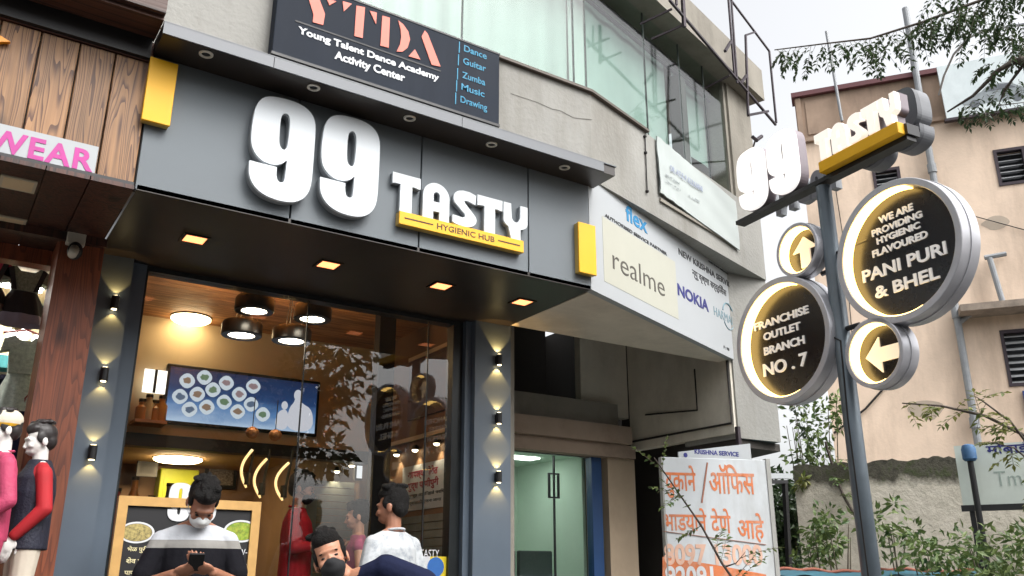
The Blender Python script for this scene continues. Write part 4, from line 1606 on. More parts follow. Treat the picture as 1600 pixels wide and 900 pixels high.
q = MB(); q.box(-.4, .5, 6.9, 7.02, 3.45, 3.48); part('tube', q, emit('shop tube', (1, .97, .9, 1), 30.0), t)
q = MB(); q.box(-.42, .52, 6.88, 7.04, 3.481, 3.5); part('housing', q, m_flex, t)

# wear sign
t = empty('wear_sign', (.1, 4.95, 3.6), 'white strip sign with purple WEAR lettering on the wooden planks', 'sign')
WF = Frame((0, 4.965, 0))
q = MB(); q.fbox(WF, -1.1, .508, 3.592, 3.757, -.02, 0); part('panel', q, m_flex, t)
q = MB(); wpx(q, WF, 'WEAR', (-26, 234), (145, 264), (-24, 200), .0005, .003, bold=.03, sp=1.12); part('lettering', q, mat('magenta print', rgb(170, 40, 130), .5), t)
# orange star ornament, only its tip enters the picture
t = empty('star_ornament', (-.2, 4.95, 4.24), 'orange star shaped ornament on the wooden planks', 'ornament')
q = MB(); q.prism(Frame((-.2, 4.99, 4.25)), [((.19 if i % 2 == 0 else .08) * math.cos(R(36 * i)), (.19 if i % 2 == 0 else .08) * math.sin(R(36 * i))) for i in range(10)], 0, .03); part('star', q, mat('orange acrylic', rgb(236, 150, 20), .4), t)
# soffit panels
for (u, v), l in zip(((28, 288), (14, 347)), ('unlit square lamp in the wooden soffit, nearer the planks', 'unlit square lamp in the wooden soffit, nearer the shop opening')):
    p = on_z(u, v, 3.54)
    t = empty('soffit_lamp', (p.x, p.y, 3.545), l, 'ceiling light', 'unlit lamps in the wooden soffit')
    f = Frame((p.x, p.y, 3.545), r=(1, 0, 0), u=(0, -1, 0))
    q = MB(); q.fbox(f, -.09, .09, -.09, .09, 0, .008); part('frame', q, m_off, t)
    q = MB(); q.fbox(f, -.075, .075, -.075, .075, .0082, .01); part('diffuser', q, m_cream_w, t)
# cctv
p = on_y(118, 380, 5.86)
t = empty('cctv_camera', (p.x, 5.86, p.z), 'small white dome camera on the wooden pillar under the soffit', 'camera')
q = MB(); q.fbox(Frame((p.x, 5.88, p.z)), -.055, .055, -.01, .085, -.02, .03, bev=.006); part('bracket', q, mat('white plastic', rgb(196, 190, 176), .5), t)
q = MB(); q.ell((p.x, 5.82, p.z - .065), (.045, .045, .06)); part('housing', q, m_blackm, t, smooth=True)
q = MB(); q.tube([(p.x - .005, 5.80, p.z - .06), (p.x - .02, 5.74, p.z - .12)], [.03, .026], 14); part('lens', q, mat('white plastic', rgb(196, 190, 176), .5), t, smooth=True)

# hanging dresses
def dress(x, y, ztop, lab, top_m, skirt_m, hem_m, w=.32, h=.55, strap=True, long=False):
    t = empty('hanging_dress', (x, y, ztop), lab, 'dress', 'dresses hanging in the clothing shop')
    f = Frame((x, y, ztop))
    q = MB(); q.prism(f, [(a_ * w / .32 * .85, b_) for a_, b_ in ((-.2, -.03), (-.1, 0), (-.06, -.03), (.06, -.03), (.1, 0), (.2, -.03), (.22, -.12), (.13, -.10), (.11, -h * .42), (-.11, -h * .42), (-.13, -.10), (-.22, -.12))], -.05, .05); part('bodice', q, top_m, t)
    V, fs = [], []
    N = 36
    sk = w / .32 * .8
    def ring(z, rx, ry, amp):
        for i in range(N):
            a = 2 * PI * i / N
            k = 1 + amp * math.sin(a * 9)
            V.append(f.p(rx * sk * k * math.cos(a), z, ry * sk * k * math.sin(a)))
    ring(-h * .41, .115, .06, 0); ring(-h * .6, .17, .09, .05); ring(-h * .84, .22, .12, .09)
    for j in range(2):
        for i in range(N):
            a, b = j * N + i, j * N + (i + 1) % N
            fs.append((a, a + N, b + N, b))
    q = MB(); q.add(V, fs); part('skirt', q, skirt_m, t, smooth=True)
    V, fs = [], []
    ring(-h * .84, .221, .121, .09); ring(-h, .245, .13, .1)
    for i in range(N):
        fs.append((i, i + N, (i + 1) % N + N, (i + 1) % N))
    q = MB(); q.add(V, fs); part('hem', q, hem_m, t, smooth=True)
    if strap:
        q = MB()
        for s_ in (-1, 1):
            q.mark().prism(f, sorted([(s_ * .09, -.01), (s_ * .055, -h * .42), (s_ * .08, -h * .42), (s_ * .115, -.02)]) if False else ([(s_ * .09, -.005), (s_ * .05, -h * .42), (s_ * .08, -h * .42), (s_ * .12, -.02)][::(1 if s_ > 0 else -1)]), .051, .058)
        part('strap', q, skirt_m, t)
    q = MB(); q.tube([f.p(-.14, .02, 0), f.p(0, .06, 0), f.p(.14, .02, 0)], .008, 6); q.tube([f.p(0, .06, 0), f.p(0, .13, 0), f.p(.02, .16, 0)], .006, 6); part('hanger', q, mat('red hanger', rgb(110, 30, 28), .5), t)
m_grey_knit = mat('grey patterned cloth', rgb(128, 132, 118), .85, var=.45, scale=60)
m_dkskirt = mat('dark skirt cloth', rgb(40, 32, 34), .85)
dress(.37, 6.66, 3.50, 'grey patterned dress with dark straps and a dark pleated skirt', m_grey_knit, m_dkskirt, mat('lilac hem', rgb(150, 140, 156), .8), w=.28, h=.40)
dress(.13, 6.66, 3.52, 'pink and black dress hanging at the shop edge', mat('pink cloth', rgb(196, 66, 88), .8), m_dkskirt, mat('grey hem', rgb(120, 110, 100), .8), w=.28, h=.36)
dress(.44, 6.85, 3.06, 'grey green sleeveless party dress below the strapped dress', mat('silver green cloth', rgb(150, 160, 152), .6, var=.3, scale=40), mat('silver green cloth', rgb(150, 160, 152), .6), m_navy, w=.24, h=.62, strap=False)

m_teal = mat('teal cloth', rgb(60, 130, 136), .8, var=.2, scale=30)
dress(.3, 7.5, 3.55, 'cream frilled dress further inside the clothing shop', mat('cream cloth', rgb(206, 196, 160), .85, var=.3, scale=50), mat('cream cloth', rgb(206, 196, 160), .85), m_teal, w=.3, h=.6, strap=False)
dress(.62, 7.6, 3.6, 'teal and cream dress hanging deeper in the shop behind the pillar', m_teal, mat('cream cloth', rgb(206, 196, 160), .85), m_teal, w=.3, h=.6, strap=False)
dress(.5, 6.8, 2.5, 'navy printed frock hanging lowest in the shop opening', m_navy, m_navy, m_dkskirt, w=.28, h=.55, strap=False)
for x_, z_ in ((.36, 3.10), (.44, 3.12), (.53, 3.09)):
    t = empty('globe_lamp', (x_, 7.0, z_), 'round white globe lamp among the hanging dresses', 'lamp', 'round white globe lamps in the clothing shop')
    q = MB(); q.ell((x_, 7.0, z_), (.042, .042, .045)); part('globe', q, emit('globe lamp', (1, .98, .9, 1), 1.2), t, smooth=True)
    q = MB(); q.tube([(x_, 7.0, z_ + .04), (x_, 7.0, 3.5)], .004, 5); part('cord', q, m_cable, t)

# ------------------------------------------------------------------ pole with the round signs
pb = Vector((4.80, 3.37, .12))
ps = empty('sign_pole', tuple(pb), 'grey street pole carrying lit round signs and small raised letters', 'sign pole')
SN = Frame((4.80, 3.37, 0), r=(-math.cos(R(84)), -math.sin(R(84)), 0))     # faces the passers-by
m = MB(); m.tube([(4.80, 3.37, .12), (4.80, 3.37, 4.0)], [.06, .05], 20); part('pole', m, m_pole, ps, smooth=True)
m = MB(); m.fbox(Frame((4.80, 3.37, .12)), -.13, .13, 0, .02, -.13, .13); part('base_plate', m, m_pole, ps)
# top rail
bl = SN.px(1175, 345, .06); br_ = SN.px(1405, 235, .06)
m = MB(); m.fbox(SN, -.83, .72, 4.015, 4.045, -.04, .045); part('rail', m, m_blackm, ps)
k99 = .52 / .71
for r0, zz_ in ((SN.px(1154, 335, .1)[0], SN.px(1175, 338, .1)[1]), (SN.px(1201, 310, .1)[0], SN.px(1225, 312, .1)[1])):
    m = MB(); nine(m, SN, r0, max(4.045, zz_), .69, .05, .085); q_ = part('numeral', m, emit('lit white letter', (1, .97, .94, 1), .36, rgb(226, 224, 222)), ps)
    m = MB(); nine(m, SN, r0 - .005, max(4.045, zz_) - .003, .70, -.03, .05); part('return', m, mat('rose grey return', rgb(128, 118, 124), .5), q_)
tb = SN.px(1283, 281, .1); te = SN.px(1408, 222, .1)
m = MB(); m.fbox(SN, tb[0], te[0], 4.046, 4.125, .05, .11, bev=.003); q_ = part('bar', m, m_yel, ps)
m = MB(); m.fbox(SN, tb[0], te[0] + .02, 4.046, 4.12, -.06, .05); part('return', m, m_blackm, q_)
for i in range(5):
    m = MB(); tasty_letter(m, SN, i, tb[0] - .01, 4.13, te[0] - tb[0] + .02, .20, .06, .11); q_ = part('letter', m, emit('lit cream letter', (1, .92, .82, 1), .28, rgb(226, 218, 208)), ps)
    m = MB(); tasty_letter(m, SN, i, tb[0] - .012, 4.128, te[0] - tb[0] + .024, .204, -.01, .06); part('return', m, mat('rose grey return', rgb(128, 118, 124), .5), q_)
# the letters of the other face, backs towards us
BK = Frame(SN.o - SN.n * .17, r=-SN.r)
for r0 in (-.70, -.42):
    m = MB(); nine(m, BK, r0, 4.05, .60, .0, .1); q_ = part('numeral', m, mat('grey letter return', rgb(110, 112, 116), .5), ps)
    m = MB(); nine(m, BK, r0, 4.05, .60, -.04, -.001); part('back', m, mat('grey letter back', rgb(92, 94, 98), .6), q_)
for i in range(5):
    m = MB(); tasty_letter(m, BK, i, .0, 4.05, .66, .2, .0, .06); part('letter', m, m_whites, ps)

def drum(cu, cv, rad, depth, lines, label_mats, nm='round_sign', arrow=None, par=ps, rim=.04):
    c = SN.px(cu, cv, .1)
    n0, n1 = .1 - depth, .1
    d_ = empty(nm, tuple(SN.p(c[0], c[1], 0)), None, None)
    d_.parent = par
    d_.location = SN.p(c[0], c[1], 0) - Vector(par.location)
    q = MB()
    q.disc(SN, c[0], c[1], [(rad - .01, n0), (rad, n0 + .01), (rad, n0 + depth * .45), (rad + .006, n0 + depth * .45), (rad + .006, n0 + depth * .55), (rad, n0 + depth * .55), (rad, n1 - .004), (rad - .004, n1), (rad - rim, n1), (rad - rim - .004, n1 - .004), (rad - rim - .004, n1 - .092)], 72, True, False)
    part('drum', q, m_chrome, d_, ang=40)
    q = MB()
    A0 = [R(72 + 216 * i / 48) for i in range(49)]
    ri, ro = rad - rim - .011, rad - rim - .006
    q.prism(SN, [(c[0] + ro * math.cos(t), c[1] + ro * math.sin(t)) for t in A0] + [(c[0] + ri * math.cos(t), c[1] + ri * math.sin(t)) for t in A0[::-1]], n1 - .088, n1 - .012)
    part('led_strip', q, m_led, d_)
    q = MB(); q.disc(SN, c[0], c[1], [(rad - rim - .004, n1 - .098), (rad - rim - .004, n1 - .09)], 72); part('face', q, m_face, d_)
    f = Frame(SN.p(0, 0, n1 - .09), r=SN.r)
    if lines:
        q = MB()
        for tx, a, b, t_ in lines:
            wpx(q, f, tx, a, b, (t_[0] * .86 + a[0] * .14, t_[1] * .86 + a[1] * .14), .0005, .01, bold=.02)
        part('lettering', q, emit('lit sign letters', (1, .98, .95, 1), .08, rgb(222, 222, 224)), d_)
    if arrow is not None:
        q = MB()
        A_ = [(-.5, 0), (-.05, .5), (-.05, .2), (.5, .2), (.5, -.2), (-.05, -.2), (-.05, -.5)]
        ca, sa = math.cos(R(arrow)), math.sin(R(arrow))
        sz = rad * 1.15
        pts = [(c[0] + (a * ca - b * sa) * sz, c[1] + (a * sa + b * ca) * sz * (1 if arrow else .9)) for a, b in A_]
        q.prism(f, pts[::-1], .0005, .012)
        part('arrow', q, emit('lit arrow', (1, .88, .7, 1), .2, rgb(226, 214, 196)), d_)
    return d_
zb = lambda x, y: (1200 + x / 3, 300 + y / 3)
zf = lambda x, y: (1130 + x / 3.911, 410 + y / 3.911)
drum(1398, 391, .445, .17, [('WE ARE', zb(518, 143), zb(680, 88), zb(512, 107)), ('PROVIDING', zb(487, 207), zb(722, 118), zb(485, 172)), ('HYGIENIC', zb(510, 246), zb(712, 165), zb(508, 212)), ('FLAVOURED', zb(490, 305), zb(748, 212), zb(486, 268)),
                               ('PANI PURI', zb(445, 422), zb(838, 288), zb(440, 358)), ('& BHEL', zb(503, 495), zb(805, 405), zb(500, 430))], None)
drum(1219, 530, .44, .17, [('FRANCHISE', zf(190, 420), zf(520, 305), zf(187, 368)), ('OUTLET', zf(247, 482), zf(470, 402), zf(245, 430)), ('BRANCH', zf(250, 570), zf(495, 490), zf(247, 515)), ('NO . 7', zf(247, 700), zf(515, 620), zf(245, 610))], None)
drum(1244, 390, .19, .13, None, None, arrow=-90, rim=.022)
drum(1364, 551, .215, .15, None, None, arrow=0, rim=.026)
m = MB()
m.tube([SN.p(-.06, 3.50, 0), SN.p(.3, 3.50, 0)], .014, 8)
for zc in (3.62, 3.40):
    m.mark().tube([SN.p(-.1, zc, .0), SN.p(0, zc, .0)], .018, 8)
m.mark().tube([SN.p(.15, 2.98, 0), SN.p(0, 2.98, 0)], .018, 8); m.mark().tube([SN.p(-.1, 2.86, 0), SN.p(0, 2.86, 0)], .018, 8)
part('bracket', m, m_blackm, ps)

m = MB(); m.tube([(4.745, 3.36, .3), (4.75, 3.355, 1.5), (4.748, 3.362, 2.4), (4.752, 3.35, 2.9), (4.735, 3.42, 2.95)], .007, 5); part('cable', m, m_cable, ps)
# ------------------------------------------------------------------ painted board
tp = Vector((4.93, 4.62, .12))
TB = Frame(at(1115, 715, 6.5) * 1.0, -21)
TB = Frame((TB.o.x, TB.o.y, 0), -21)
tl = empty('rental_board', (TB.o.x, TB.o.y, .12), 'white street board with orange hand-painted Devanagari lettering', 'board')
r0, zt_ = TB.px(1035, 714); r1_, z2_ = TB.px(1200, 719); zt_ = (zt_ + z2_) / 2
m = MB(); m.fbox(TB, r0, r1_ - .012, 1.0, zt_, -.03, 0, bev=.003); part('panel', m, mat('weathered white board', rgb(188, 193, 196), .6, var=.06, scale=4, dirt=rgb(130, 126, 118), dirt_amt=.6, streak=.8), tl)
m = MB(); m.fbox(TB, r1_ - .022, r1_ + .012, .9, zt_ + .01, -.05, .006); part('frame', m, mat('grey board frame', rgb(150, 150, 146), .6, var=.1), tl)
m = MB(); m.fbox(TB, r0 - .012, r0 - .001, .9, zt_, -.05, .003); part('frame', m, mat('grey board frame', rgb(150, 150, 146), .6, var=.1), tl)
m = MB()
for r_ in (r0 + .08, r1_ - .1):
    m = MB(); m.fbox(TB, r_, r_ + .04, .12, 1.3, -.075, -.035)
    part('post', m, m_rust, tl)
zt4 = lambda x, y: (1030 + x / 4.283, 690 + y / 4.286)
m_or = mat('orange hand paint', rgb(198, 112, 66), .7, var=.2, scale=16, dirt=rgb(172, 160, 148), dirt_amt=.6)
m = MB()
wpx(m, TB, 'दुकाने', zt4(45, 325), zt4(250, 328), zt4(45, 190), .0005, .002, bold=.014)
wpx(m, TB, 'आॅिफस', zt4(340, 345), zt4(645, 350), zt4(340, 190), .0005, .002, bold=.014)
wpx(m, TB, 'भाडयाने', zt4(35, 590), zt4(322, 598), zt4(35, 470), .0005, .002, bold=.014)
wpx(m, TB, 'देणे', zt4(352, 610), zt4(485, 612), zt4(352, 480), .0005, .002, bold=.014)
wpx(m, TB, 'आहे', zt4(530, 645), zt4(708, 650), zt4(530, 510), .0005, .002, bold=.014)
part('lettering', m, m_or, tl)
m = MB()
a, b = TB.px(*zt4(322, 140)), TB.px(*zt4(285, 410))
m.bar(TB.p(a[0], a[1], .002), TB.p(b[0], b[1], .002), .014, .003)
a, b = TB.px(*zt4(25, 600)), TB.px(*zt4(712, 690))
m.bar(TB.p(a[0], a[1], .002), TB.p(b[0], b[1], .002), .008, .003)
part('rule', m, mat('brown paint', rgb(150, 100, 80), .7), tl)
m = MB()
pg = [TB.px(*zt4(*q)) for q in ((22, 770), (400, 830), (715, 890), (715, 1400), (22, 1400))]
m.prism(TB, pg[::-1], .0003, .0012)
part('print', m, m_or, tl)
m = MB(); wpx(m, TB, '8097 13000', zt4(35, 785), zt4(700, 855), zt4(35, 650), .001, .003, bold=.03); part('lettering', m, mat('dull pink outline', rgb(206, 168, 148), .7), tl)
m = MB(); wpx(m, TB, '92091', zt4(45, 960), zt4(370, 985), zt4(45, 820), .0015, .003, bold=.03); part('lettering', m, m_txtwhite, tl)
# second little board behind
t = empty('small_board', (5.0, 4.75, .12), 'small white sign strip showing above the painted street board', 'board')
f = Frame((4.62, 4.80, 0), -10)
a, b = f.px(1060, 706), f.px(1172, 693)
m = MB(); m.prism(f, [(a[0], 2.0), (b[0], 2.0), (b[0], b[1]), (a[0], a[1])], -.012, 0); part('panel', m, m_flex, t)
m = MB(); wpx(m, f, 'KRISHNA SERVICE', (1086, 716), (1154, 706), (1086, 709), .0005, .002, bold=.03); m.mark().disc(f, *f.px(1071, 711), [(.018, .0005), (.018, .002)], 14); part('lettering', m, mat('navy print', rgb(34, 38, 110), .55), t)
m = MB(); m.bar(f.p((a[0] + b[0]) / 2, .12, -.03), f.p((a[0] + b[0]) / 2, 2.3, -.03), .035); c = f.px(1158, 690); m.bar(f.p(c[0], 1.2, -.03), f.p(c[0], c[1] + .12, -.03), .03); part('post', m, m_rust, t)

# ------------------------------------------------------------------ inside the snack shop
def pendant(u, v, y, rad, lab, hgt=.12):
    p = on_y(u, v, y)
    t = empty('pendant_lamp', tuple(p), lab, 'pendant lamp', 'round black pendant lamps behind the shop glass')
    f = Frame(p, r=(1, 0, 0), u=(0, -1, 0))
    q = MB(); q.disc(f, 0, 0, [(rad * .3, -hgt), (rad * .92, -hgt), (rad, -hgt * .8), (rad, -.006), (rad * .97, 0), (rad * .66, 0), (rad * .64, -.012)], 48, True, False); part('shade', q, mat('black lamp shade', rgb(34, 31, 28), .35, var=.1), t, ang=35)
    q = MB(); q.disc(f, 0, 0, [(rad * .63, -.014), (rad * .63, -.006)], 36); part('diffuser', q, m_cool, t)
    q = MB(); q.disc(f, 0, 0, [(rad * .7, -hgt - .006), (rad * .7, -hgt - .001)], 30); part('added_uplight', q, emit('added warm uplight', (1, .66, .30, 1), 22.0), t)  # glowing disc added on top of the shade to brighten the ceiling
    q = MB()
    for a in (90, 210, 330):
        q.tube([p + Vector((rad * .5 * math.cos(R(a)), rad * .5 * math.sin(R(a)), hgt)), p + Vector((rad * .12 * math.cos(R(a)), rad * .12 * math.sin(R(a)), 3.95 - p.z))], .003, 5)
    part('cord', q, m_cable, t)
pendant(397, 487, 6.75, .155, 'round black pendant lamp hanging highest behind the glass, second from the left')
pendant(488, 500, 6.75, .155, 'round black pendant lamp hanging furthest right behind the glass')
pendant(377, 525, 7.1, .165, 'round black pendant lamp hanging furthest left behind the glass')
pendant(455, 534, 7.1, .165, 'round black pendant lamp hanging lowest, above the right part of the menu screen')
p = on_z(298, 503, 3.9)
t = empty('ceiling_lamp', (p.x, p.y, 3.95), 'warm glowing disc lamp on the brown ceiling behind the shop glass', 'ceiling light')
f = Frame((p.x, p.y, 3.95), r=(1, 0, 0), u=(0, -1, 0))
q = MB(); q.disc(f, 0, 0, [(.19, 0), (.19, .03), (.16, .05)], 40); part('diffuser', q, m_warm2, t, smooth=True)
q = MB(); q.disc(f, 0, 0, [(.2, -.002), (.2, .012), (.191, .014)], 40, True, False); part('rim', q, m_brass, t)
p = on_z(278, 719, 2.92)
t = empty('ceiling_lamp', (p.x, p.y, 2.95), 'warm glowing disc lamp on the kitchen ceiling under the menu screen', 'ceiling light')
f = Frame((p.x, p.y, 2.95), r=(1, 0, 0), u=(0, -1, 0))
q = MB(); q.disc(f, 0, 0, [(.3, 0), (.3, .03), (.26, .05)], 40); part('diffuser', q, emit('bright kitchen lamp', (1.0, .74, .42, 1), 18.0), t, smooth=True)
q = MB(); q.disc(f, 0, 0, [(.31, -.002), (.31, .012), (.301, .014)], 40, True, False); part('rim', q, m_brass, t)

# menu screen
TVF = Frame((0, 8.94, 0))
t = empty('menu_screen', (2.6, 8.94, 2.9), 'wide blue menu screen with rows of dish pictures behind the glass', 'screen')
a, b = TVF.px(257, 656), TVF.px(491, 679); tt = TVF.px(265, 572)[1]
m = MB(); m.fbox(TVF, a[0] - .03, b[0] + .03, a[1] - .03, tt + .03, -.06, -.004, bev=.006); part('bezel', m, m_blackm, t)
def screen_mat():
    m_, tr_, b_ = base_mat('menu screen picture')
    N, L = tr_.nodes, tr_.links
    tc = N.new('ShaderNodeTexCoord'); sp = N.new('ShaderNodeSeparateXYZ'); L.new(tc.outputs['Generated'], sp.inputs[0])
    cr = N.new('ShaderNodeValToRGB'); e = cr.color_ramp.elements
    e[0].position, e[0].color = 0, rgb(190, 215, 245); e[1].position, e[1].color = 1, rgb(34, 48, 84)
    x = e.new(.3); x.color = rgb(96, 140, 196); x = e.new(.6); x.color = rgb(44, 72, 120)
    nz = N.new('ShaderNodeTexNoise'); nz.inputs['Scale'].default_value = 5; L.new(tc.outputs['Generated'], nz.inputs['Vector'])
    ad = N.new('ShaderNodeMath'); ad.operation = 'MULTIPLY_ADD'; ad.inputs[1].default_value = .35; L.new(nz.outputs['Fac'], ad.inputs[0]); L.new(sp.outputs['Z'], ad.inputs[2])
    sb = N.new('ShaderNodeMath'); sb.operation = 'SUBTRACT'; sb.inputs[1].default_value = .17; L.new(ad.outputs[0], sb.inputs[0])
    L.new(sb.outputs[0], cr.inputs['Fac'])
    b_.inputs['Base Color'].default_value = (.02, .02, .02, 1)
    L.new(cr.outputs['Color'], b_.inputs['Emission Color']); b_.inputs['Emission Strength'].default_value = .3
    b_.inputs['Roughness'].default_value = .2
    return m_
m = MB(); m.fbox(TVF, a[0], b[0], a[1], tt, -.003, 0); part('display', m, screen_mat(), t)
W_, H_ = b[0] - a[0], tt - a[1]
zs_ = lambda x, y: (240 + x / 5.714, 560 + y / 5.714)
m_ic = emit('screen dish tile', (.8, .9, 1, 1), .28, (.02, .02, .02, 1))
dish_cols = [(150, 120, 90), (120, 140, 90), (170, 110, 80), (140, 110, 120), (110, 120, 70)]
tiles = [(300, 200), (455, 170), (650, 220), (235, 340), (390, 320), (530, 280), (765, 320), (320, 455), (475, 435), (630, 390), (890, 250), (870, 410), (750, 475), (975, 500)]
m = MB(); dm = []
for x, y in tiles:
    cc = TVF.px(*zs_(x, y))
    s_ = .1
    m.prism(TVF, smooth_loop([(cc[0] - s_, cc[1]), (cc[0], cc[1] - s_), (cc[0] + s_, cc[1]), (cc[0], cc[1] + s_)], 2), .0005, .002)
    q = MB(); q.prism(TVF, [(cc[0] + (.045 + rr.uniform(-.012, .008)) * math.cos(k_ * PI / 6), cc[1] + (.034 + rr.uniform(-.01, .006)) * math.sin(k_ * PI / 6)) for k_ in range(12)], .002, .003); dm.append(q)
part('picture', m, m_ic, t)
for i, q in enumerate(dm):
    c_ = ((.30, .20, .14), (.16, .26, .16), (.34, .24, .26), (.12, .18, .28))[(i * 5) % 4]
    part('dish_picture', q, emit('screen dish %d' % ((i * 5) % 4), c_ + (1,), .3, (.02, .02, .02, 1)), t)
m = MB()
c = TVF.px(*zs_(1290, 330)); d = TVF.px(*zs_(1320, 560))
m.ell(TVF.p(c[0], c[1], .001), (.045, .002, .06)); m.prism(TVF, smooth_loop([(d[0] - .17, a[1] + .01), (d[0] + .13, a[1] + .01), (d[0] + .12, c[1] - .14), (c[0] + .035, c[1] - .075), (c[0] + .03, c[1] - .03), (c[0] - .03, c[1] - .03), (c[0] - .035, c[1] - .075), (d[0] - .15, c[1] - .15)], 2), .0005, .002)
e_ = TVF.px(*zs_(1170, 420)); m.ell(TVF.p(e_[0], e_[1], .001), (.035, .002, .045)); m.prism(TVF, smooth_loop([(e_[0] - .09, a[1] + .01), (e_[0] + .05, a[1] + .01), (e_[0] + .05, e_[1] - .08), (e_[0], e_[1] - .03), (e_[0] - .08, e_[1] - .09)], 2), .0005, .0015)
part('picture', m, emit('screen portrait', (.75, .76, .85, 1), .3, (.02, .02, .02, 1)), t)
def bottle(x, y, z, h, lab, mt):
    t = empty('jar', (x, y, z), lab, 'jar', 'jars and pots on the kitchen counter')
    f = Frame((x, y, z), r=(1, 0, 0), u=(0, 1, 0))
    q = MB(); q.disc(f, 0, 0, [(.05, 0), (.055, .02), (.055, h * .7), (.03, h * .85), (.03, h)], 16); part('body', q, mt, t, ang=40)
    q = MB(); q.disc(f, 0, 0, [(.034, h), (.034, h + .03)], 14); part('lid', q, m_brass, t)
jm = [mat('amber jar', rgb(190, 130, 50), .3), mat('steel pot', rgb(150, 146, 140), .3, metal=.7), mat('red jar', rgb(150, 50, 36), .4), mat('cream jar', rgb(200, 180, 140), .4)]
# lit panel and shelf left of the screen
f = Frame((0, 8.9, 0)); a, b = f.px(222, 612), f.px(262, 580)
t = empty('light_panel', (a[0], 8.9, a[1]), 'small lit white panel with a dark cross bar left of the menu screen', 'light panel')
m = MB(); m.fbox(f, a[0], b[0], a[1], b[1], -.02, 0); part('display', m, emit('white panel', (1, .97, .9, 1), .7), t)
m = MB(); xm = (a[0] + b[0]) / 2; m.fbox(f, xm - .012, xm + .012, a[1], b[1], .001, .02); part('bar', m, m_blackm, t)
a, b = f.px(205, 662), f.px(256, 655)
t = empty('wall_shelf', (a[0], 8.9, a[1]), 'narrow wooden shelf of amber bottles left of the menu screen', 'shelf')
m = MB(); m.fbox(f, a[0], b[0], a[1], a[1] + .03, -.1, .16); part('board', m, m_ceil, t)
for i in range(4):
    bottle(a[0] + .06 + i * (b[0] - a[0] - .1) / 3.2, 8.82, a[1] + .03, .17 + .05 * (i % 2), ('short amber bottle at the window end of the wall shelf', 'tall cream bottle second on the wall shelf', 'short amber bottle third on the wall shelf', 'tall amber bottle on the wall shelf beside the menu screen')[i], jm[(0, 3, 0, 0)[i]])
# kitchen bits under the screen
t = empty('green_cabinet', (2.6, 12.8, .55), 'lime green lit cabinet at the back of the kitchen', 'cabinet')
GF = Frame((0, 12.7, 0))
a, b = GF.px(245, 790), GF.px(312, 735)
m = MB(); m.fbox(GF, a[0], b[0], .55, b[1], -.28, 0, bev=.01); part('body', m, mat('lime green laminate', rgb(176, 186, 40), .5, var=.1), t)
m = MB(); m.fbox(GF, a[0] + .05, b[0] - .05, .9, b[1] - .1, .001, .012); part('door', m, mat('lime green laminate', rgb(176, 186, 40), .5, var=.1), t)
def picture(u0, v0, u1, v1, y, lab, mt):
    f = Frame((0, y, 0)); a, b = f.px(u0, v1), f.px(u1, v0)
    t = empty('wall_picture', (a[0], y, a[1]), lab, 'picture', 'dark framed pictures in the kitchen')
    q = MB(); q.fbox(f, a[0], b[0], a[1], b[1], -.03, 0, bev=.005); part('frame', q, m_blackm, t)
    q = MB(); q.fbox(f, a[0] + .05, b[0] - .05, a[1] + .05, b[1] - .05, .0005, .004); part('print', q, mt, t)
picture(318, 724, 372, 762, 12.95, 'dark framed speckled picture on the kitchen wall', mat('speckled print', rgb(120, 112, 106), .5, var=.9, scale=40))
picture(212, 716, 249, 744, 12.6, 'dark framed small screen left of the green cabinet', m_board)
m = MB()
rr = random.Random(3)
for i, (x, h, c_) in enumerate(((1.2, .5, 0), (1.36, .62, 1), (1.5, .45, 2), (1.64, .56, 0), (1.8, .4, 3), (1.95, .52, 1))):
    bottle(x, 8.7, 1.75, h, ('amber jar nearest the window post on the dark kitchen counter', 'tall steel pot beside the amber jar on the kitchen counter', 'red jar between a steel pot and an amber jar', 'amber jar between the red and cream jars', 'cream jar on the dark kitchen counter', 'shorter steel pot at the far end of the jars')[i], jm[c_])
# arched neon lights
def arch(u0, v0, u1, v1, y, lab):
    f = Frame((0, y, 0)); a, b = f.px(u0, v1), f.px(u1, v0)
    t = empty('arch_light', (a[0], y, a[1]), lab, 'lamp', 'curved golden strip lights inside the shop')
    pts = []
    for i in range(15):
        k = i / 14.0
        pts.append(f.p(b[0] + .03 - (b[0] - a[0] + .05) * math.sin(PI * (.12 + .70 * k)), a[1] + (b[1] - a[1]) * k, 0))
    q = MB(); q.tube(pts, .012, 8); part('strip', q, emit('golden strip', (1, .62, .22, 1), .6), t, smooth=True)
    q = MB(); q.tube([pts[-1], f.p(b[0], 2.5, 0)], .012, 6); q.tube([pts[-1] + Vector((0, 0, .02)), pts[-1] + Vector((0, 0, .12))], .03, 10); part('hanger', q, m_brass, t)
arch(384, 762, 392, 702, 7.45, 'curved golden strip light furthest left, beside the gilt menu board corner')
arch(404, 778, 416, 716, 7.4, 'curved golden strip light, middle one of three')
arch(437, 782, 452, 722, 7.35, 'curved golden strip light furthest right, beside the person in red')
def ball(u, v, y, lab):
    p = on_y(u, v, y)
    t = empty('hanging_basket', tuple(p), lab, 'ornament', 'small hanging pots below the menu screen')
    q = MB(); q.ell(p, (.055, .055, .05)); part('pot', q, mat('copper pot', rgb(176, 116, 66), .4, metal=.3, var=.4, scale=40), t, smooth=True)
    q = MB(); q.tube([p + Vector((0, 0, .045)), p + Vector((0, 0, .3))], .004, 5); part('cord', q, m_brass, t)
ball(394, 676, 7.3, 'small copper coloured hanging pot under the screen, left one')
ball(430, 680, 7.3, 'small copper coloured hanging pot under the screen, right one')
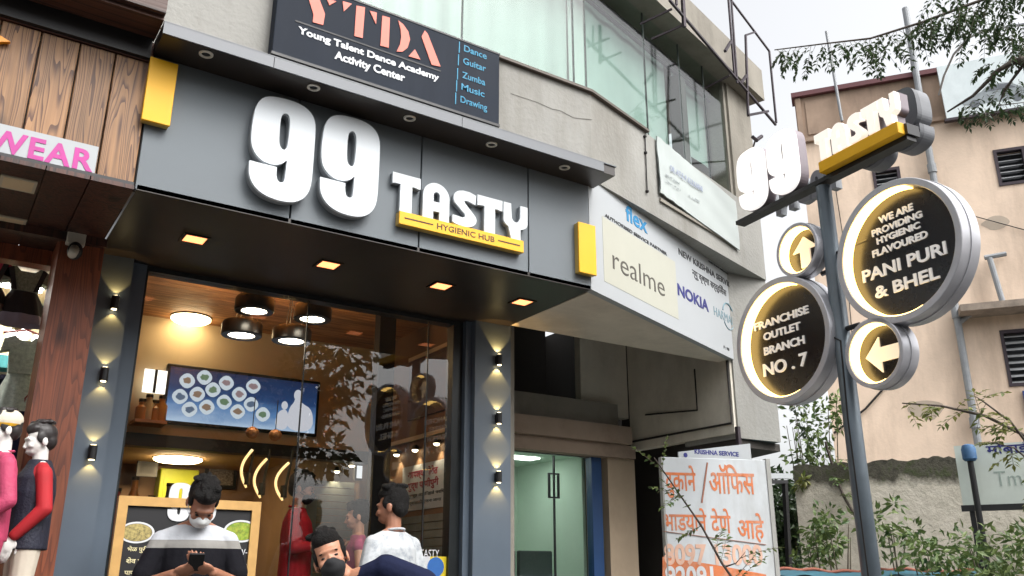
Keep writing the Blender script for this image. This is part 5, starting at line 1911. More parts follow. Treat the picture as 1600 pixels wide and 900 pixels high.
# wall lamps at the back, poster
def wl(p, out, lab):
    p = Vector(p); out = Vector(out)
    t = empty('picture_lamp', tuple(p), lab, 'wall light', 'small downward wall lights inside the shop')
    c = p + out * .045
    q = MB(); q.tube([c + Vector((0, 0, .05)), c], [.02, .04], 14); q.bar(p + Vector((0, 0, .03)), c + Vector((0, 0, .03)), .015); part('shade', q, m_blackm, t)
    q = MB(); q.ell(c + Vector((0, 0, -.004)), (.03, .03, .018)); part('bulb', q, emit('small warm bulb', (1, .85, .58, 1), 5), t)
    ld = bpy.data.lights.new('picture_spot', 'SPOT'); ld.energy = 2; ld.color = (1, .82, .55); ld.spot_size = R(80); ld.spot_blend = .5; ld.shadow_soft_size = .02
    lo = bpy.data.objects.new('spot', ld); COL.objects.link(lo); lo.parent = t; lo.location = out * .05 + Vector((0, 0, -.03)); lo.rotation_euler = (-out * .3 + Vector((0, 0, -1))).to_track_quat('-Z', 'Y').to_euler()
wl(on_y(524, 737, 9.29), (0, -1, 0), 'small wall light over the grey slats, left one')
wl(on_y(547, 728, 9.29), (0, -1, 0), 'small wall light over the grey slats, right one')
wl((4.09, 8.24, 2.67), (-1, 0, 0), 'small wall light above the poster, furthest from the window')
wl((4.09, 7.83, 2.67), (-1, 0, 0), 'small wall light above the poster, middle one')
wl((4.09, 7.39, 2.68), (-1, 0, 0), 'small wall light above the poster, nearest the window')
PF = Frame((4.088, 0, 0), r=(0, -1, 0))
t = empty('poster', (4.09, 7.7, 2.1), 'pale poster with dark red Devanagari headline on the inner side wall', 'poster')
m = MB(); m.fbox(PF, -8.17, -7.2, 2.09, 2.53, -.006, 0); part('sheet', m, m_flex, t)
m = MB(); write(m, PF, 'आपल्या सेवेत', -8.05, 2.41, .62, .065, .0005, .002, bold=.03); write(m, PF, 'शुद्ध पाणीपुरी', -8.05, 2.30, .64, .065, .0005, .002, bold=.03); part('lettering', m, mat('dark red print', rgb(130, 30, 50), .6), t)
m = MB(); write(m, PF, 'स्वच्छ आणि ताजे चविष्ट', -8.05, 2.22, .8, .03, .0005, .002, bold=.01); write(m, PF, 'सर्वांसाठी एकच जागा', -8.05, 2.15, .7, .03, .0005, .002); part('lettering', m, m_txtblack, t)
# glass decal
DF = Frame((0, 6.346, 0))
t = empty('glass_sticker', (3.5, 6.34, 1.2), 'yellow and blue shop sticker low on the window glass', 'sticker')
a, b = DF.px(655, 905), DF.px(706, 876)
m = MB(); m.fbox(DF, a[0], b[0] - .03, 1.15, 1.62, 0, .0015); part('print', m, mat('yellow sticker', rgb(220, 196, 40), .5), t)
m = MB(); c = DF.px(684, 882); m.disc(DF, c[0] - .02, c[1] - .02, [(.075, .0016), (.075, .003)], 24); part('print', m, mat('blue sticker', rgb(46, 100, 170), .5), t)
m = MB(); m.fbox(DF, a[0], a[0] + .09, 1.5, 1.62, .0016, .0025); part('print', m, m_txtwhite, t)
m = MB(); wpx(m, DF, 'TASTY', (656, 870), (686, 872), (656, 857), 0, .002, bold=.0); part('lettering', m, m_txtwhite, t)
# small lit screen
t = empty('wall_monitor', tuple(on_y(568, 738, 9.2)), 'small white lit monitor on the grey slat wall', 'screen')
f = Frame((0, 9.2, 0)); a, b = f.px(557, 747), f.px(580, 729)
m = MB(); m.fbox(f, a[0] - .02, b[0] + .02, a[1] - .02, b[1] + .02, -.05, -.003); part('bezel', m, m_blackm, t)
m = MB(); m.fbox(f, a[0], b[0], a[1], b[1], -.002, 0); part('display', m, emit('white screen', (.9, .95, 1, 1), .35), t)
# menu board outside
MBF = Frame((0, 5.72, 0))
t = empty('menu_board', (1.4, 5.72, .3), 'black menu board in a gilt frame standing before the shop window', 'menu board')
a, b = MBF.px(186, 776), MBF.px(408, 783)
zt_ = (a[1] + b[1]) / 2
m = MB(); m.fbox(MBF, a[0] + .05, b[0] - .05, .5, zt_ - .05, -.03, -.005); part('panel', m, m_board, t)
m = MB()
o_ = [(a[0], .45), (b[0], .45), (b[0], zt_), (a[0], zt_)]; i_ = [(a[0] + .055, .505), (b[0] - .055, .505), (b[0] - .055, zt_ - .055), (a[0] + .055, zt_ - .055)]
m.prism(MBF, o_, -.035, .012, [i_]); part('frame', m, m_gold, t)
m = MB()
for r_ in (a[0] + .08, b[0] - .14):
    m.fbox(MBF, r_, r_ + .06, .3, .46, -.03, .0)
    m.bar(MBF.p(r_ + .03, 1.3, -.04), MBF.p(r_ + .03, .3, -.5), .04)
part('leg', m, m_gold, t)
m = MB(); s_ = .2; c = MBF.px(259, 815)
nine(m, MBF, c[0], c[1], .33, -.004, .002); nine(m, MBF, c[0] + .16, c[1], .33, -.004, .002); part('numeral', m, m_txtwhite, t)
m = MB()
zm = lambda x, y: (180 + x / 3.4615, 640 + y / 3.4615)
for tx, p0, p1, pt in (('भेळ पुरी', (65, 765), (172, 768), (65, 742)), ('शेव पुरी', (58, 830), (172, 832), (58, 805)), ('पाणी पुरी', (48, 892), (172, 895), (48, 868))):
    wpx(m, MBF, tx, zm(*p0), zm(*p1), zm(*pt), -.0045, -.002, bold=.012)
part('lettering', m, mat('cream chalk', rgb(214, 204, 160), .7), t)
m = MB()
for tx, p0, p1, pt in (('60/-', (650, 782), (715, 785), (648, 752)), ('60/-', (645, 845), (712, 848), (643, 815)), ('25/-', (640, 905), (706, 908), (638, 875))):
    wpx(m, MBF, tx, zm(*p0), zm(*p1), zm(*pt), -.0045, -.002, bold=.01)
part('lettering', m, m_txtwhite, t)
def dish(u, v, rx, food, lab):
    c = MBF.px(u, v)
    q = MB(); q.prism(MBF, [(c[0] + rx * math.cos(R(i * 12)), c[1] + rx * .62 * math.sin(R(i * 12))) for i in range(30)], -.0045, -.002, [[(c[0] + rx * .88 * math.cos(R(i * 12)), c[1] + rx * .52 * math.sin(R(i * 12))) for i in range(30)]]); part('dish_print', q, m_txtwhite, t)
    q = MB(); q.prism(MBF, [(c[0] + rx * .86 * math.cos(R(i * 12)), c[1] + rx * .5 * math.sin(R(i * 12))) for i in range(30)], -.0045, -.003); part('dish_print', q, food, t)
dish(214, 832, .10, mat('printed snack', rgb(150, 136, 84), .6, var=.7, scale=60), '')
dish(377, 830, .11, mat('printed green snack', rgb(140, 150, 50), .6, var=.6, scale=50, dirt=rgb(80, 150, 30), dirt_amt=.9), '')
# ------------------------------------------------------------------ people
m_wbs = bands('striped polo cloth', [(0, rgb(22, 22, 27)), (1.31, rgb(132, 130, 126)), (1.355, rgb(172, 175, 180))], rough=.85)
ARM_DOWN = {1: ((.235, .03, 1.1), (.25, -.03, .86), (0, -.1, -1), (-1, 0, 0), .35), -1: ((-.235, .03, 1.1), (-.25, -.03, .86), (0, -.1, -1), (1, 0, 0), .35)}
# the man with the phone
pm, U, Hd, S = person('man in a white-and-black striped polo and white mask, bent over his phone', 'person', 'person', (1.335, 5.2, .3), R(-12), 1.70,
    skin=m_skin, hair=m_hair, top=m_wbs, legs=m_jean, shoe=m_shoe, neck=(22, 0, 0), head=(30, 4, 8), mask=m_maskw, hair_style='quiff', sleeve=.72, loose=1.0, bulk=1.0,
    arms={1: ((.255, -.02, 1.115), (.095, -.27, 1.185), (-.75, -.35, .35), (-.2, .35, .9), .75), -1: ((-.265, -.02, 1.105), (-.10, -.27, 1.175), (.75, -.35, .35), (.2, .35, .9), .75)}, hair_seed=4)
ph = empty('phone', tuple(Matrix.Rotation(R(-12), 4, 'Z') @ S((0, -.34, 1.235)) + Vector((1.335, 5.2, .3))), 'dark phone held in both hands by the man in the striped polo', 'phone')
ph.rotation_euler = (R(-32), 0, R(-12))
q = MB(); q.fbox(Frame((0, 0, 0), r=(1, 0, 0), u=(0, 1, 0)), -.038, .038, -.075, .075, -.005, .005, bev=.002); part('case', q, m_maskb, ph, local=True)
q = MB(); q.fbox(Frame((0, 0, 0), r=(1, 0, 0), u=(0, 1, 0)), -.034, .034, -.07, .07, .0052, .006); part('display', q, mat('phone glass', rgb(16, 18, 24), .1), ph, local=True)
# masked man bending past the camera
mm, U, Hd, S = person('man in a navy shirt and black face mask leaning forward on the road', 'person', 'person', (2.05, 3.84, .04), R(-65), 1.72,
    skin=m_skin2, hair=m_hair, top=m_navy, legs=m_jean, shoe=m_shoe, lean=(55, -35, 0), neck=(5, 0, 0), head=(-44, 36, 14), mask=m_maskb, hair_style='short', sleeve=.8, loose=1.8, bulk=1.08,
    arms={1: ((.27, -.05, 1.12), (.2, -.24, .98), (-.4, -.8, -.4), (-.6, 0, -.6), .6), -1: ((-.26, -.06, 1.12), (-.2, -.26, .98), (.4, -.8, -.4), (.6, 0, -.6), .6)}, hair_seed=9)
q_ = Matrix.Rotation(R(-65), 3, 'Z') @ Hd((0, .01, .235))
tg = at(505, 832, 4.4)
mm.location = (tg.x - q_.x, tg.y - q_.y, max(.0, tg.z - q_.z))
# the man in white
m_wprint = mat('white printed shirt', rgb(176, 180, 183), .85, var=.08, scale=26, bump=.35, bscale=10, dirt=rgb(96, 104, 116), dirt_amt=.9)
wm, U, Hd, S = person('man in a white printed short-sleeved shirt, seen from behind, looking into the shop', 'person', 'person', (2.73, 5.58, .3), R(-160), 1.72,
    skin=m_skin, hair=m_hair, top=m_wprint, legs=m_jean, shoe=m_shoe, head=(0, 0, 22), neck=(6, 0, 0), hair_style='short', sleeve=.8, loose=1.8, collar=m_wprint, arms=ARM_DOWN, hair_seed=2, bulk=1.04)
# the woman inside
gm, U, Hd, S = person('young woman with tied-up hair in a sleeveless magenta top behind the shop glass', 'person', 'person', (2.98, 6.72, .55), R(-112), 1.46,
    skin=m_skin2, hair=m_hair, top=mat('magenta top', rgb(150, 62, 92), .8, var=.1, bump=.2), legs=m_jean, shoe=m_shoe, head=(8, 0, 0), hair_style='bun', sleeve=.12, loose=.6, female=True, arms=ARM_DOWN, hair_seed=5, hem=.8)
# the attendant
rm_, U, Hd, S = person('shop attendant in a red shirt, dark cap and dark mask behind the glass', 'person', 'person', (2.74, 7.42, .55), R(62), 1.74,
    skin=m_skin, hair=m_hair, top=m_red, legs=m_jean, shoe=m_shoe, head=(10, 0, 0), mask=m_maskb, cap_m=mat('dark cap', rgb(44, 42, 44), .8), hair_style='short', sleeve=1.4, loose=1.5, collar=m_red,
    arms={1: ((.25, -.02, 1.12), (.2, -.26, 1.13), (-.2, -1, .1), (-.5, 0, .8), .6), -1: ((-.25, -.02, 1.12), (-.2, -.26, 1.13), (.2, -1, .1), (.5, 0, .8), .6)}, hair_seed=6)
# ------------------------------------------------------------------ mannequins on a display block
q = MB(); q.box(-.35, .78, 5.45, 6.28, .3, .96)
tag(q.build('display_block', m_woodd), 'dark wooden display block under the two mannequins', 'display block')
m_mh = mat('mannequin hair', rgb(44, 40, 40), .5, var=.2)
m_vest = mat('navy quilted vest', rgb(26, 28, 44), .7, var=.15, scale=12, bump=.3)
p0 = at(60, 668, 5.08)
mk = 1.32
mq, U, Hd, S = person('white mannequin with dark moulded hair in a navy vest over red sleeves', 'mannequin', 'mannequin', (p0.x + .03, p0.y, p0.z - mk), R(-83), mk,
    skin=m_mannskin, hair=m_mh, top=mat('bright red jersey', rgb(164, 28, 36), .75, var=.12), vest=m_vest, legs=mat('cream trousers', rgb(196, 186, 170), .85), shoe=m_shoe, head=(10, 0, 4), hair_style='short', sleeve=1.92, loose=.8, eyes=False,
    arms={1: ((.225, .04, 1.1), (.15, -.12, .9), (0, -.25, -1), (-1, 0, 0), .5), -1: ((-.225, .04, 1.1), (-.2, -.1, .9), (0, -.25, -1), (1, 0, 0), .5)}, hair_seed=8, hem=.84)
q = MB(); c = U((.0, -.14, 1.27)); q.ell(c + Vector((.045, -.012, 0)), (.03, .008, .022)); q.build('badge', mat('bright red jersey', rgb(190, 30, 38), .75), mq, smooth=True, local=True)
p0 = at(13, 642, 4.85)
m_pink = mat('pink jacket', rgb(172, 58, 92), .7, var=.1, scale=8, bump=.25)
mp_, U, Hd, S = person('white mannequin in a pink hooded jacket and a yellow and white cap', 'mannequin', 'mannequin', (p0.x + .0, p0.y, p0.z - mk - .03), R(-80), mk,
    skin=m_mannskin, hair=m_mh, top=m_pink, legs=m_pink, shoe=m_shoe, head=(6, 0, 0), cap_m=bands('two tone cap', [(0, rgb(214, 166, 50)), (1.275, rgb(206, 198, 180))]), hair_style='short', sleeve=1.92, loose=1.2, eyes=False, collar=m_pink,
    arms={1: ((.235, .04, 1.1), (.16, -.16, .93), (0, -.35, -1), (-1, 0, 0), .5), -1: ((-.225, .04, 1.1), (-.2, -.1, .9), (0, -.25, -1), (1, 0, 0), .5)}, hair_seed=10)

# ------------------------------------------------------------------ right background: peach building
PBo = at(1240, 150, 18)
PB = Frame((PBo.x, PBo.y, 0), -54)
pc = empty('peach_building', (PBo.x + 3, PBo.y - 1, 0), 'peach plastered three-storey building with a stained parapet and louvred windows', 'building')
ztop = PBo.z
holes = []
def rc(a, b, c, d):
    return [(a, c), (b, c), (b, d), (a, d)]
WIN = [(1.30, 1.73, 8.57, 8.95), (3.40, 3.86, 8.33, 9.0), (2.97, 4.4, 4.62, 5.56), (5.3, 6.2, 7.6, 9.0), (5.6, 6.8, 4.6, 5.6)]
m = MB(); m.prism(PB, [(0, 0), (12, 0), (12, 9.78), (0, 9.78)], -.25, 0, [rc(*w_) for w_ in WIN]); part('wall', m, m_peach, pc)
m = MB(); m.fbox(PB, 0, 12, 0, 9.78, -8, -.252)
part('side_wall', m, m_peach, pc)
m = MB(); m.fbox(PB, .0, 12, 9.86, ztop - .08, -.2, .0); m.fbox(PB, .0, .2, 9.86, ztop - .08, -8, -.2); part('parapet', m, m_parapet, pc)
m = MB(); m.fbox(PB, .02, .12, 9.9, ztop - .1, 0, .05); m.fbox(PB, .2, .95, 9.95, 10.7, .001, .02); part('pier', m, m_parapet, pc)
m = MB(); m.fbox(PB, -.05, 12.05, ztop - .08, ztop + .02, -.3, .1); part('coping', m, m_coping, pc)
m = MB(); m.fbox(PB, -.03, 12.03, 9.78, 9.86, -.3, .08); part('ledge', m, m_parapet, pc)
for (a, b, c, d) in WIN:
    q = MB(); q.prism(PB, rc(a - .03, b + .03, c - .03, d + .03), -.1, .02, [rc(a + .025, b - .025, c + .025, d - .025)]); f_ = part('window', q, m_rust, pc)
    q = MB(); q.fbox(PB, a, b, c, d, -.24, -.2); part('pane', q, mat('dark pane', rgb(70, 74, 80), .2), f_)
    q = MB()
    nl = max(4, int((d - c) / .11))
    for i in range(nl):
        z = c + (d - c) * (i + .2) / nl
        V = [PB.p(a, z, -.05), PB.p(b, z, -.05), PB.p(b, z + .05, -.13), PB.p(a, z + .05, -.13)]
        V += [v_ + Vector((0, 0, .006)) for v_ in V]
        q.add(V, [(0, 1, 2, 3), (7, 6, 5, 4), (0, 4, 5, 1), (2, 6, 7, 3)])
    part('louvre', q, mat('dusty louvre', rgb(176, 178, 180), .35, var=.2), f_)
m = MB(); m.fbox(PB, 2.32, 4.6, 5.86, 5.98, 0, .55); m.fbox(PB, 5.4, 7, 5.86, 5.98, 0, .55); part('sunshade', m, mat('stained sunshade', rgb(140, 128, 116), .9, var=.2, dirt=rgb(70, 62, 56), dirt_amt=.6), pc)
m = MB(); m.fbox(PB, 3.12, 3.8, 4.05, 4.5, .01, .05); part('blue_panel', m, mat('blue panel', rgb(44, 66, 130), .6), pc)
m = MB()
c = PB.px(1440, 150, .12)[0]
m.tube([PB.p(2.30, .1, .12), PB.p(2.30, 12.35, .12)], .062, 12)
for z in (5.85, 8.7, 3.9):
    m.tube([PB.p(2.30, z, .12), PB.p(2.30, z + .18, .12)], .08, 12)
m.tube([PB.p(2.30, 5.75, .12), PB.p(2.6, 5.95, .14), PB.p(4.4, 6.08, .2)], .045, 10)
m.tube([PB.p(3.05, 6.05, .16), PB.p(2.98, 6.9, .12)], .05, 10); m.tube([PB.p(2.9, 6.92, .12), PB.p(3.25, 6.95, .12)], .045, 8)
part('drain_pipe', m, m_pipe, pc, smooth=False)
m = MB(); m.tube([PB.p(.85, ztop - .8, .1), PB.p(.78, ztop + 1.3, .1)], .03, 8); part('vent_pipe', m, m_pipe, pc)
# billboard
t = empty('billboard', tuple(PB.p(4, 9.9, .2)), 'faded pale billboard with a grey car picture on the peach parapet', 'billboard')
BB = Frame(PB.p(0, 0, .22), -54)
a = BB.px(1456, 106); b = BB.px(1470, 186)
m = MB(); m.prism(BB, [(2.68, b[1] - .02), (6.6, b[1]), (6.6, a[1] + .05), (2.66, a[1])], -.06, 0); part('sheet', m, mat('faded billboard', rgb(206, 216, 218), .6, var=.05, scale=2, dirt=rgb(150, 164, 166), dirt_amt=.5, streak=.5), t)
m = MB(); z0 = b[1]
for k_ in (0, 1.55):
    x0 = 2.95 + k_
    m.prism(BB, smooth_loop([(x0, z0 + .22), (x0 + .1, z0 + .36), (x0 + .35, z0 + .4), (x0 + .5, z0 + .55), (x0 + .85, z0 + .55), (x0 + 1.05, z0 + .4), (x0 + 1.2, z0 + .34), (x0 + 1.22, z0 + .2), (x0 + .95, z0 + .18), (x0 + .2, z0 + .18)], 1), .001, .004)
part('print', m, mat('faded car print', rgb(130, 138, 142), .6, var=.3, scale=8), t)
m = MB()
for k_ in (0, 1.55):
    x0 = 2.95 + k_
    m.prism(BB, [(x0 + .42, z0 + .41), (x0 + .52, z0 + .52), (x0 + .82, z0 + .52), (x0 + .96, z0 + .41)], .0045, .006)
    for xx in (.24, .95):
        m.disc(BB, x0 + xx, z0 + .2, [(.085, .0045), (.085, .006)], 20)
part('print', m, mat('dark car print', rgb(86, 92, 98), .6, var=.3), t)
m = MB(); m.fbox(BB, 2.64, 6.62, z0 - .06, z0 - .01, -.1, .01); part('frame', m, m_rust, t)
# wires and patches on the peach wall
m = MB(); m.tube([PB.p(2.0, 8.35, .03), PB.p(2.9, 7.75, .04), PB.p(4.4, 7.0, .03)], .01, 5); m.mark().tube([PB.p(.55, 9.7, .03), PB.p(.6, 7.6, .03), PB.p(.52, 5.2, .03)], .009, 5); m.mark().tube([PB.p(0.02, 3.95, .03), PB.p(.6, 4.35, .05), PB.p(1.3, 5.05, .03)], .02, 5)
part('wire', m, m_cable, pc)
rr = random.Random(77)
m = MB()
for (a_, b_, w_, h_) in ((1.1, 6.9, .5, .35), (2.55, 7.35, .3, .5), (.35, 5.4, .45, .3), (3.2, 7.6, .5, .25), (1.6, 4.3, .6, .4)):
    m.mark().prism(PB, smooth_loop([(a_ + w_ * math.cos(k_ * PI / 5) * rr.uniform(.35, .6), b_ + h_ * math.sin(k_ * PI / 5) * rr.uniform(.35, .6)) for k_ in range(10)], 1), .001, .004)
part('plaster_patch', m, mat('repair plaster', rgb(178, 164, 148), .95, var=.12, scale=3), pc)
# street wire
m = MB()
pts = [at(1467, 148, 15.5), at(1475, 118, 14.5), at(1490, 85, 13.5), at(1512, 60, 12.5), at(1535, 48, 11.5), at(1600, 38, 10), at(1700, 30, 9)]
m.tube(pts, .018, 6)
tag(m.build('service_wire', m_pipe), 'pale looping service wire running from the billboard into the tree', 'cable')

# compound wall, plants
cwo = at(1237, 712, 11)
CW = Frame((cwo.x, cwo.y, 0), -65)
cw = empty('compound_wall', (cwo.x, cwo.y, .12), 'old grey compound wall with a black mossy top', 'wall')
def moss_wall():
    m_, t_, b_ = base_mat('mossy compound wall')
    N, L = t_.nodes, t_.links
    tc = N.new('ShaderNodeTexCoord'); sp = N.new('ShaderNodeSeparateXYZ'); L.new(tc.outputs['Object'], sp.inputs[0])
    def nz(sc, det=8, rg=.65):
        n_ = N.new('ShaderNodeTexNoise'); n_.inputs['Scale'].default_value = sc; n_.inputs['Detail'].default_value = det; n_.inputs['Roughness'].default_value = rg
        L.new(tc.outputs['Object'], n_.inputs['Vector']); return n_.outputs['Fac']
    def ramp(src, stops):
        c = N.new('ShaderNodeValToRGB'); e = c.color_ramp.elements
        e[0].position, e[0].color = stops[0]; e[1].position, e[1].color = stops[-1]
        for p_, k_ in stops[1:-1]:
            x = e.new(p_); x.color = k_
        L.new(src, c.inputs['Fac']); return c.outputs['Color']
    wall = ramp(nz(2.4), [(.3, rgb(226, 218, 204)), (.55, rgb(204, 197, 182)), (.75, rgb(158, 152, 138))])
    moss = ramp(nz(7, 9, .75), [(.32, rgb(48, 46, 40)), (.5, rgb(88, 85, 74)), (.62, rgb(66, 76, 44)), (.75, rgb(136, 130, 116))])
    ma = N.new('ShaderNodeMath'); ma.operation = 'MULTIPLY_ADD'; ma.inputs[1].default_value = .42; L.new(nz(3.2, 9, .7), ma.inputs[0]); L.new(sp.outputs['Z'], ma.inputs[2])
    f = ramp(ma.outputs[0], [(0, (0, 0, 0, 1)), (1, (1, 1, 1, 1))])
    mr = N.new('ShaderNodeMapRange'); mr.inputs['From Min'].default_value = 2.56; mr.inputs['From Max'].default_value = 2.68; L.new(ma.outputs[0], mr.inputs['Value'])
    mx = N.new('ShaderNodeMix'); mx.data_type = 'RGBA'; L.new(mr.outputs[0], mx.inputs[0]); L.new(wall, mx.inputs[6]); L.new(moss, mx.inputs[7])
    L.new(mx.outputs[2], b_.inputs['Base Color']); b_.inputs['Roughness'].default_value = .93
    bp = N.new('ShaderNodeBump'); bp.inputs['Strength'].default_value = .6; bp.inputs['Distance'].default_value = .03; L.new(nz(14), bp.inputs['Height']); L.new(bp.outputs[0], b_.inputs['Normal'])
    return m_
rr = random.Random(5)
N = 90
m = MB()
tp_ = [(5.0 * i / N, 2.79 + .012 * math.sin(i * .7) + rr.uniform(-.012, .012)) for i in range(N, -1, -1)]
m.prism(CW, [(0, 0), (5, 0)] + tp_, -.24, 0); part('wall', m, moss_wall(), cw)
lm = MB(); sm = MB()
def plant(name, label, c, rad, n, ln, wd, mt, seed, cat='plant', stems=4, base=None, clumps=9, group=None):
    r_ = random.Random(seed)
    c = Vector(c)
    b_ = Vector(base) if base else Vector((c.x, c.y, .12))
    t = empty(name, tuple(b_), label, cat, group)
    q = MB(); leafy(q, c, rad, n, ln, wd, r_, clumps); part('foliage', q, mt, t)
    q = MB()
    for i in range(stems):
        e_ = c + Vector((r_.uniform(-.6, .6) * rad[0], r_.uniform(-.6, .6) * rad[1], r_.uniform(-.1, .6) * rad[2]))
        md = b_.lerp(e_, .5) + Vector((r_.uniform(-.1, .1), r_.uniform(-.1, .1), 0)) * 1.0
        q.tube([b_ + Vector((r_.uniform(-.04, .04), r_.uniform(-.04, .04), 0)), md, e_], [.02, .013, .005], 6)
    part('stem', q, m_twig, t)
    return t
plant('shrub', 'dark green full shrub growing against the old grey wall', at(1300, 845, 9.4), (.42, .3, .3), 420, .085, .04, m_leaf, 21)
plant('shrub', 'smaller green shrub close behind the sign pole', at(1398, 850, 8.6), (.26, .25, .22), 200, .085, .04, m_leaf, 22)
plant('shrub', 'sparse twiggy plant at the bare end of the old grey wall', at(1268, 850, 9.6), (.26, .2, .32), 120, .08, .035, m_leaf, 23)
plant('hedge', 'dark dense bush filling the gap beside the shop building', at(1216, 840, 11.8), (.42, .5, .62), 4200, .13, .06, m_leafd, 24, clumps=44)
plant('small_tree', 'bright leafy young tree growing behind the mossy wall end', at(1272, 660, 13.2), (.5, .5, 1.0), 700, .12, .055, m_leaf, 25, 'tree', clumps=14)
plant('small_tree', 'thin dark sapling against the white sky beside the corner column', at(1248, 670, 13.5), (.3, .3, .6), 110, .11, .05, m_leafd, 26, 'tree', clumps=8)
plant('moss_plant', 'yellow-green weed sprouting on the mossy wall top', at(1262, 755, 10.85), (.3, .08, .1), 90, .09, .045, m_leafy, 27, base=at(1262, 765, 10.92), stems=2, clumps=5)
plant('bush', 'large green bush in front of the white street banner', at(1570, 860, 7.6), (.8, .7, .38), 900, .085, .036, m_leaf, 28, 'plant', clumps=22)
plant('bush', 'green bush between the sign pole and the white street banner', at(1480, 880, 7.8), (.6, .5, .25), 350, .09, .04, m_leaf, 29, clumps=14)
# climbing stem
m = MB(); m.tube([at(1340, 812, 10.2), at(1318, 775, 10.5), at(1305, 740, 10.75), at(1292, 700, 10.8), at(1290, 690, 10.8)], .018, 6)
t = empty('climber', tuple(at(1345, 900, 10.1)), 'bare dark climbing stem up the grey wall', 'plant')
part('stem', m, m_bark, t)
lm = MB(); sm = MB(); r_ = random.Random(33)
for (u, v, d_) in ((1300, 750, 10.6), (1312, 775, 10.5), (1298, 720, 10.7), (1330, 800, 10.3)):
    for k_ in range(3):
        pinnate(lm, sm, at(u, v, d_), Vector((r_.uniform(-1, 1), -1, r_.uniform(-.3, .5))), .25, 5, .06, .03, r_)
part('foliage', lm, m_leaf, t); part('twig', sm, m_twig, t)
# sapling with compound leaves in front of the peach wall
def compound_tree(name, label, base, paths, mt, seed, L=.34, ln=.07, wd=.034, npair=7, dens=1.0, cat='tree', droop=.6, trunk=(.05, .02), back=0.0):
    r_ = random.Random(seed)
    t = empty(name, tuple(base), label, cat)
    lm, sm, tk = MB(), MB(), MB()
    for pts, r0 in paths:
        pts = [Vector(p) for p in pts]
        tk.tube(pts, [r0 * (1 - .75 * i / (len(pts) - 1)) for i in range(len(pts))], 8)
        tot = sum((pts[i + 1] - pts[i]).length for i in range(len(pts) - 1))
        n = int(tot * 7 * dens)
        for k_ in range(n):
            s_ = (back + (1 - back) * (k_ + r_.random()) / n) * tot
            i = 0
            while i < len(pts) - 2 and s_ > (pts[i + 1] - pts[i]).length:
                s_ -= (pts[i + 1] - pts[i]).length
                i += 1
            d_ = (pts[i + 1] - pts[i]).normalized()
            p = pts[i] + d_ * s_
            o = Vector((r_.uniform(-1, 1), r_.uniform(-1, 1), r_.uniform(-.7, .6)))
            pinnate(lm, sm, p, d_ * .4 + o, L * r_.uniform(.6, 1.2), npair, ln, wd, r_, droop)
    part('trunk', tk, m_bark, t, smooth=True)
    part('crown', lm, mt, t)
    part('twig', sm, m_twig, t)
    return t
b0 = at(1660, 905, 6.9); b0.z = .12
compound_tree('sapling', 'slender yellow-green sapling leaning across the peach wall', b0,
              [([b0, at(1640, 780, 7), at(1620, 690, 7), at(1540, 650, 7), at(1470, 634, 7.1), at(1410, 630, 7.1)], .022),
               ([at(1625, 720, 7), at(1580, 660, 6.9), at(1540, 630, 6.9), at(1525, 620, 6.9)], .012),
               ([at(1632, 740, 7), at(1585, 700, 6.8), at(1545, 690, 6.8)], .01)], m_leafy, 41, L=.22, ln=.065, wd=.03, npair=5, dens=1.25, back=.35)
# twig crossing the painted board
b0 = at(1190, 960, 5.7); b0.z = .12
compound_tree('young_plant', 'thin arching young plant crossing the painted street board', b0,
              [([b0, at(1170, 940, 5.8), at(1128, 880, 5.9), at(1095, 820, 5.95), at(1060, 770, 6.0), at(1036, 735, 6.0), at(1022, 715, 6.0)], .011),
               ([at(1132, 886, 5.9), at(1150, 880, 5.85), at(1165, 862, 5.85)], .006)], m_leaf, 43, L=.26, ln=.05, wd=.024, npair=7, dens=.95, back=.3, droop=.25)
# the big street tree, boughs coming in from the right
b0 = at(1800, 905, 8); b0.z = .12
A = lambda u, v, d=8.6: at(u, v, d)
compound_tree('street_tree', 'street tree with fine compound leaves whose boughs hang across the white sky', b0,
              [([b0, at(1790, 500, 7.9), at(1740, 250, 7.9), at(1660, 120, 8.0), at(1590, 92, 8.1)], .16),
               ([at(1740, 250, 7.9), at(1700, 60, 8.3), at(1620, -30, 8.5), at(1520, 5, 8.6), at(1440, 35, 8.7), at(1360, 60, 8.8), at(1290, 68, 8.9), at(1210, 78, 9)], .022),
               ([at(1590, 92, 8.1), at(1560, 110, 8.2), at(1520, 150, 8.3), at(1480, 175, 8.4)], .03),
               ([at(1600, 100, 8.1), at(1570, 140, 8.2), at(1560, 165, 8.2), at(1600, 160, 8.2)], .015)], m_leafd, 47, L=.34, ln=.062, wd=.028, npair=8, dens=.0)
def extra_fronds(tree, specs, seed, mt):
    r_ = random.Random(seed)
    lm, sm = MB(), MB()
    for u0, v0, u1, v1, d_, n, L in specs:
        for k_ in range(n):
            f_ = (k_ + r_.random()) / n
            p = at(u0 + (u1 - u0) * f_, v0 + (v1 - v0) * f_, d_ + r_.uniform(-.3, .3))
            o = -UP * r_.uniform(.2, 1.0) + RT * r_.uniform(-.8, .6) + FW * r_.uniform(-.6, .6)
            pinnate(lm, sm, p, o, L * r_.uniform(.7, 1.2), r_.randint(6, 8), .062, .028, r_, .5)
    part('crown', lm, mt, tree)
    part('twig', sm, m_twig, tree)
st = [o for o in bpy.data.objects if o.name.startswith('street_tree')][0]
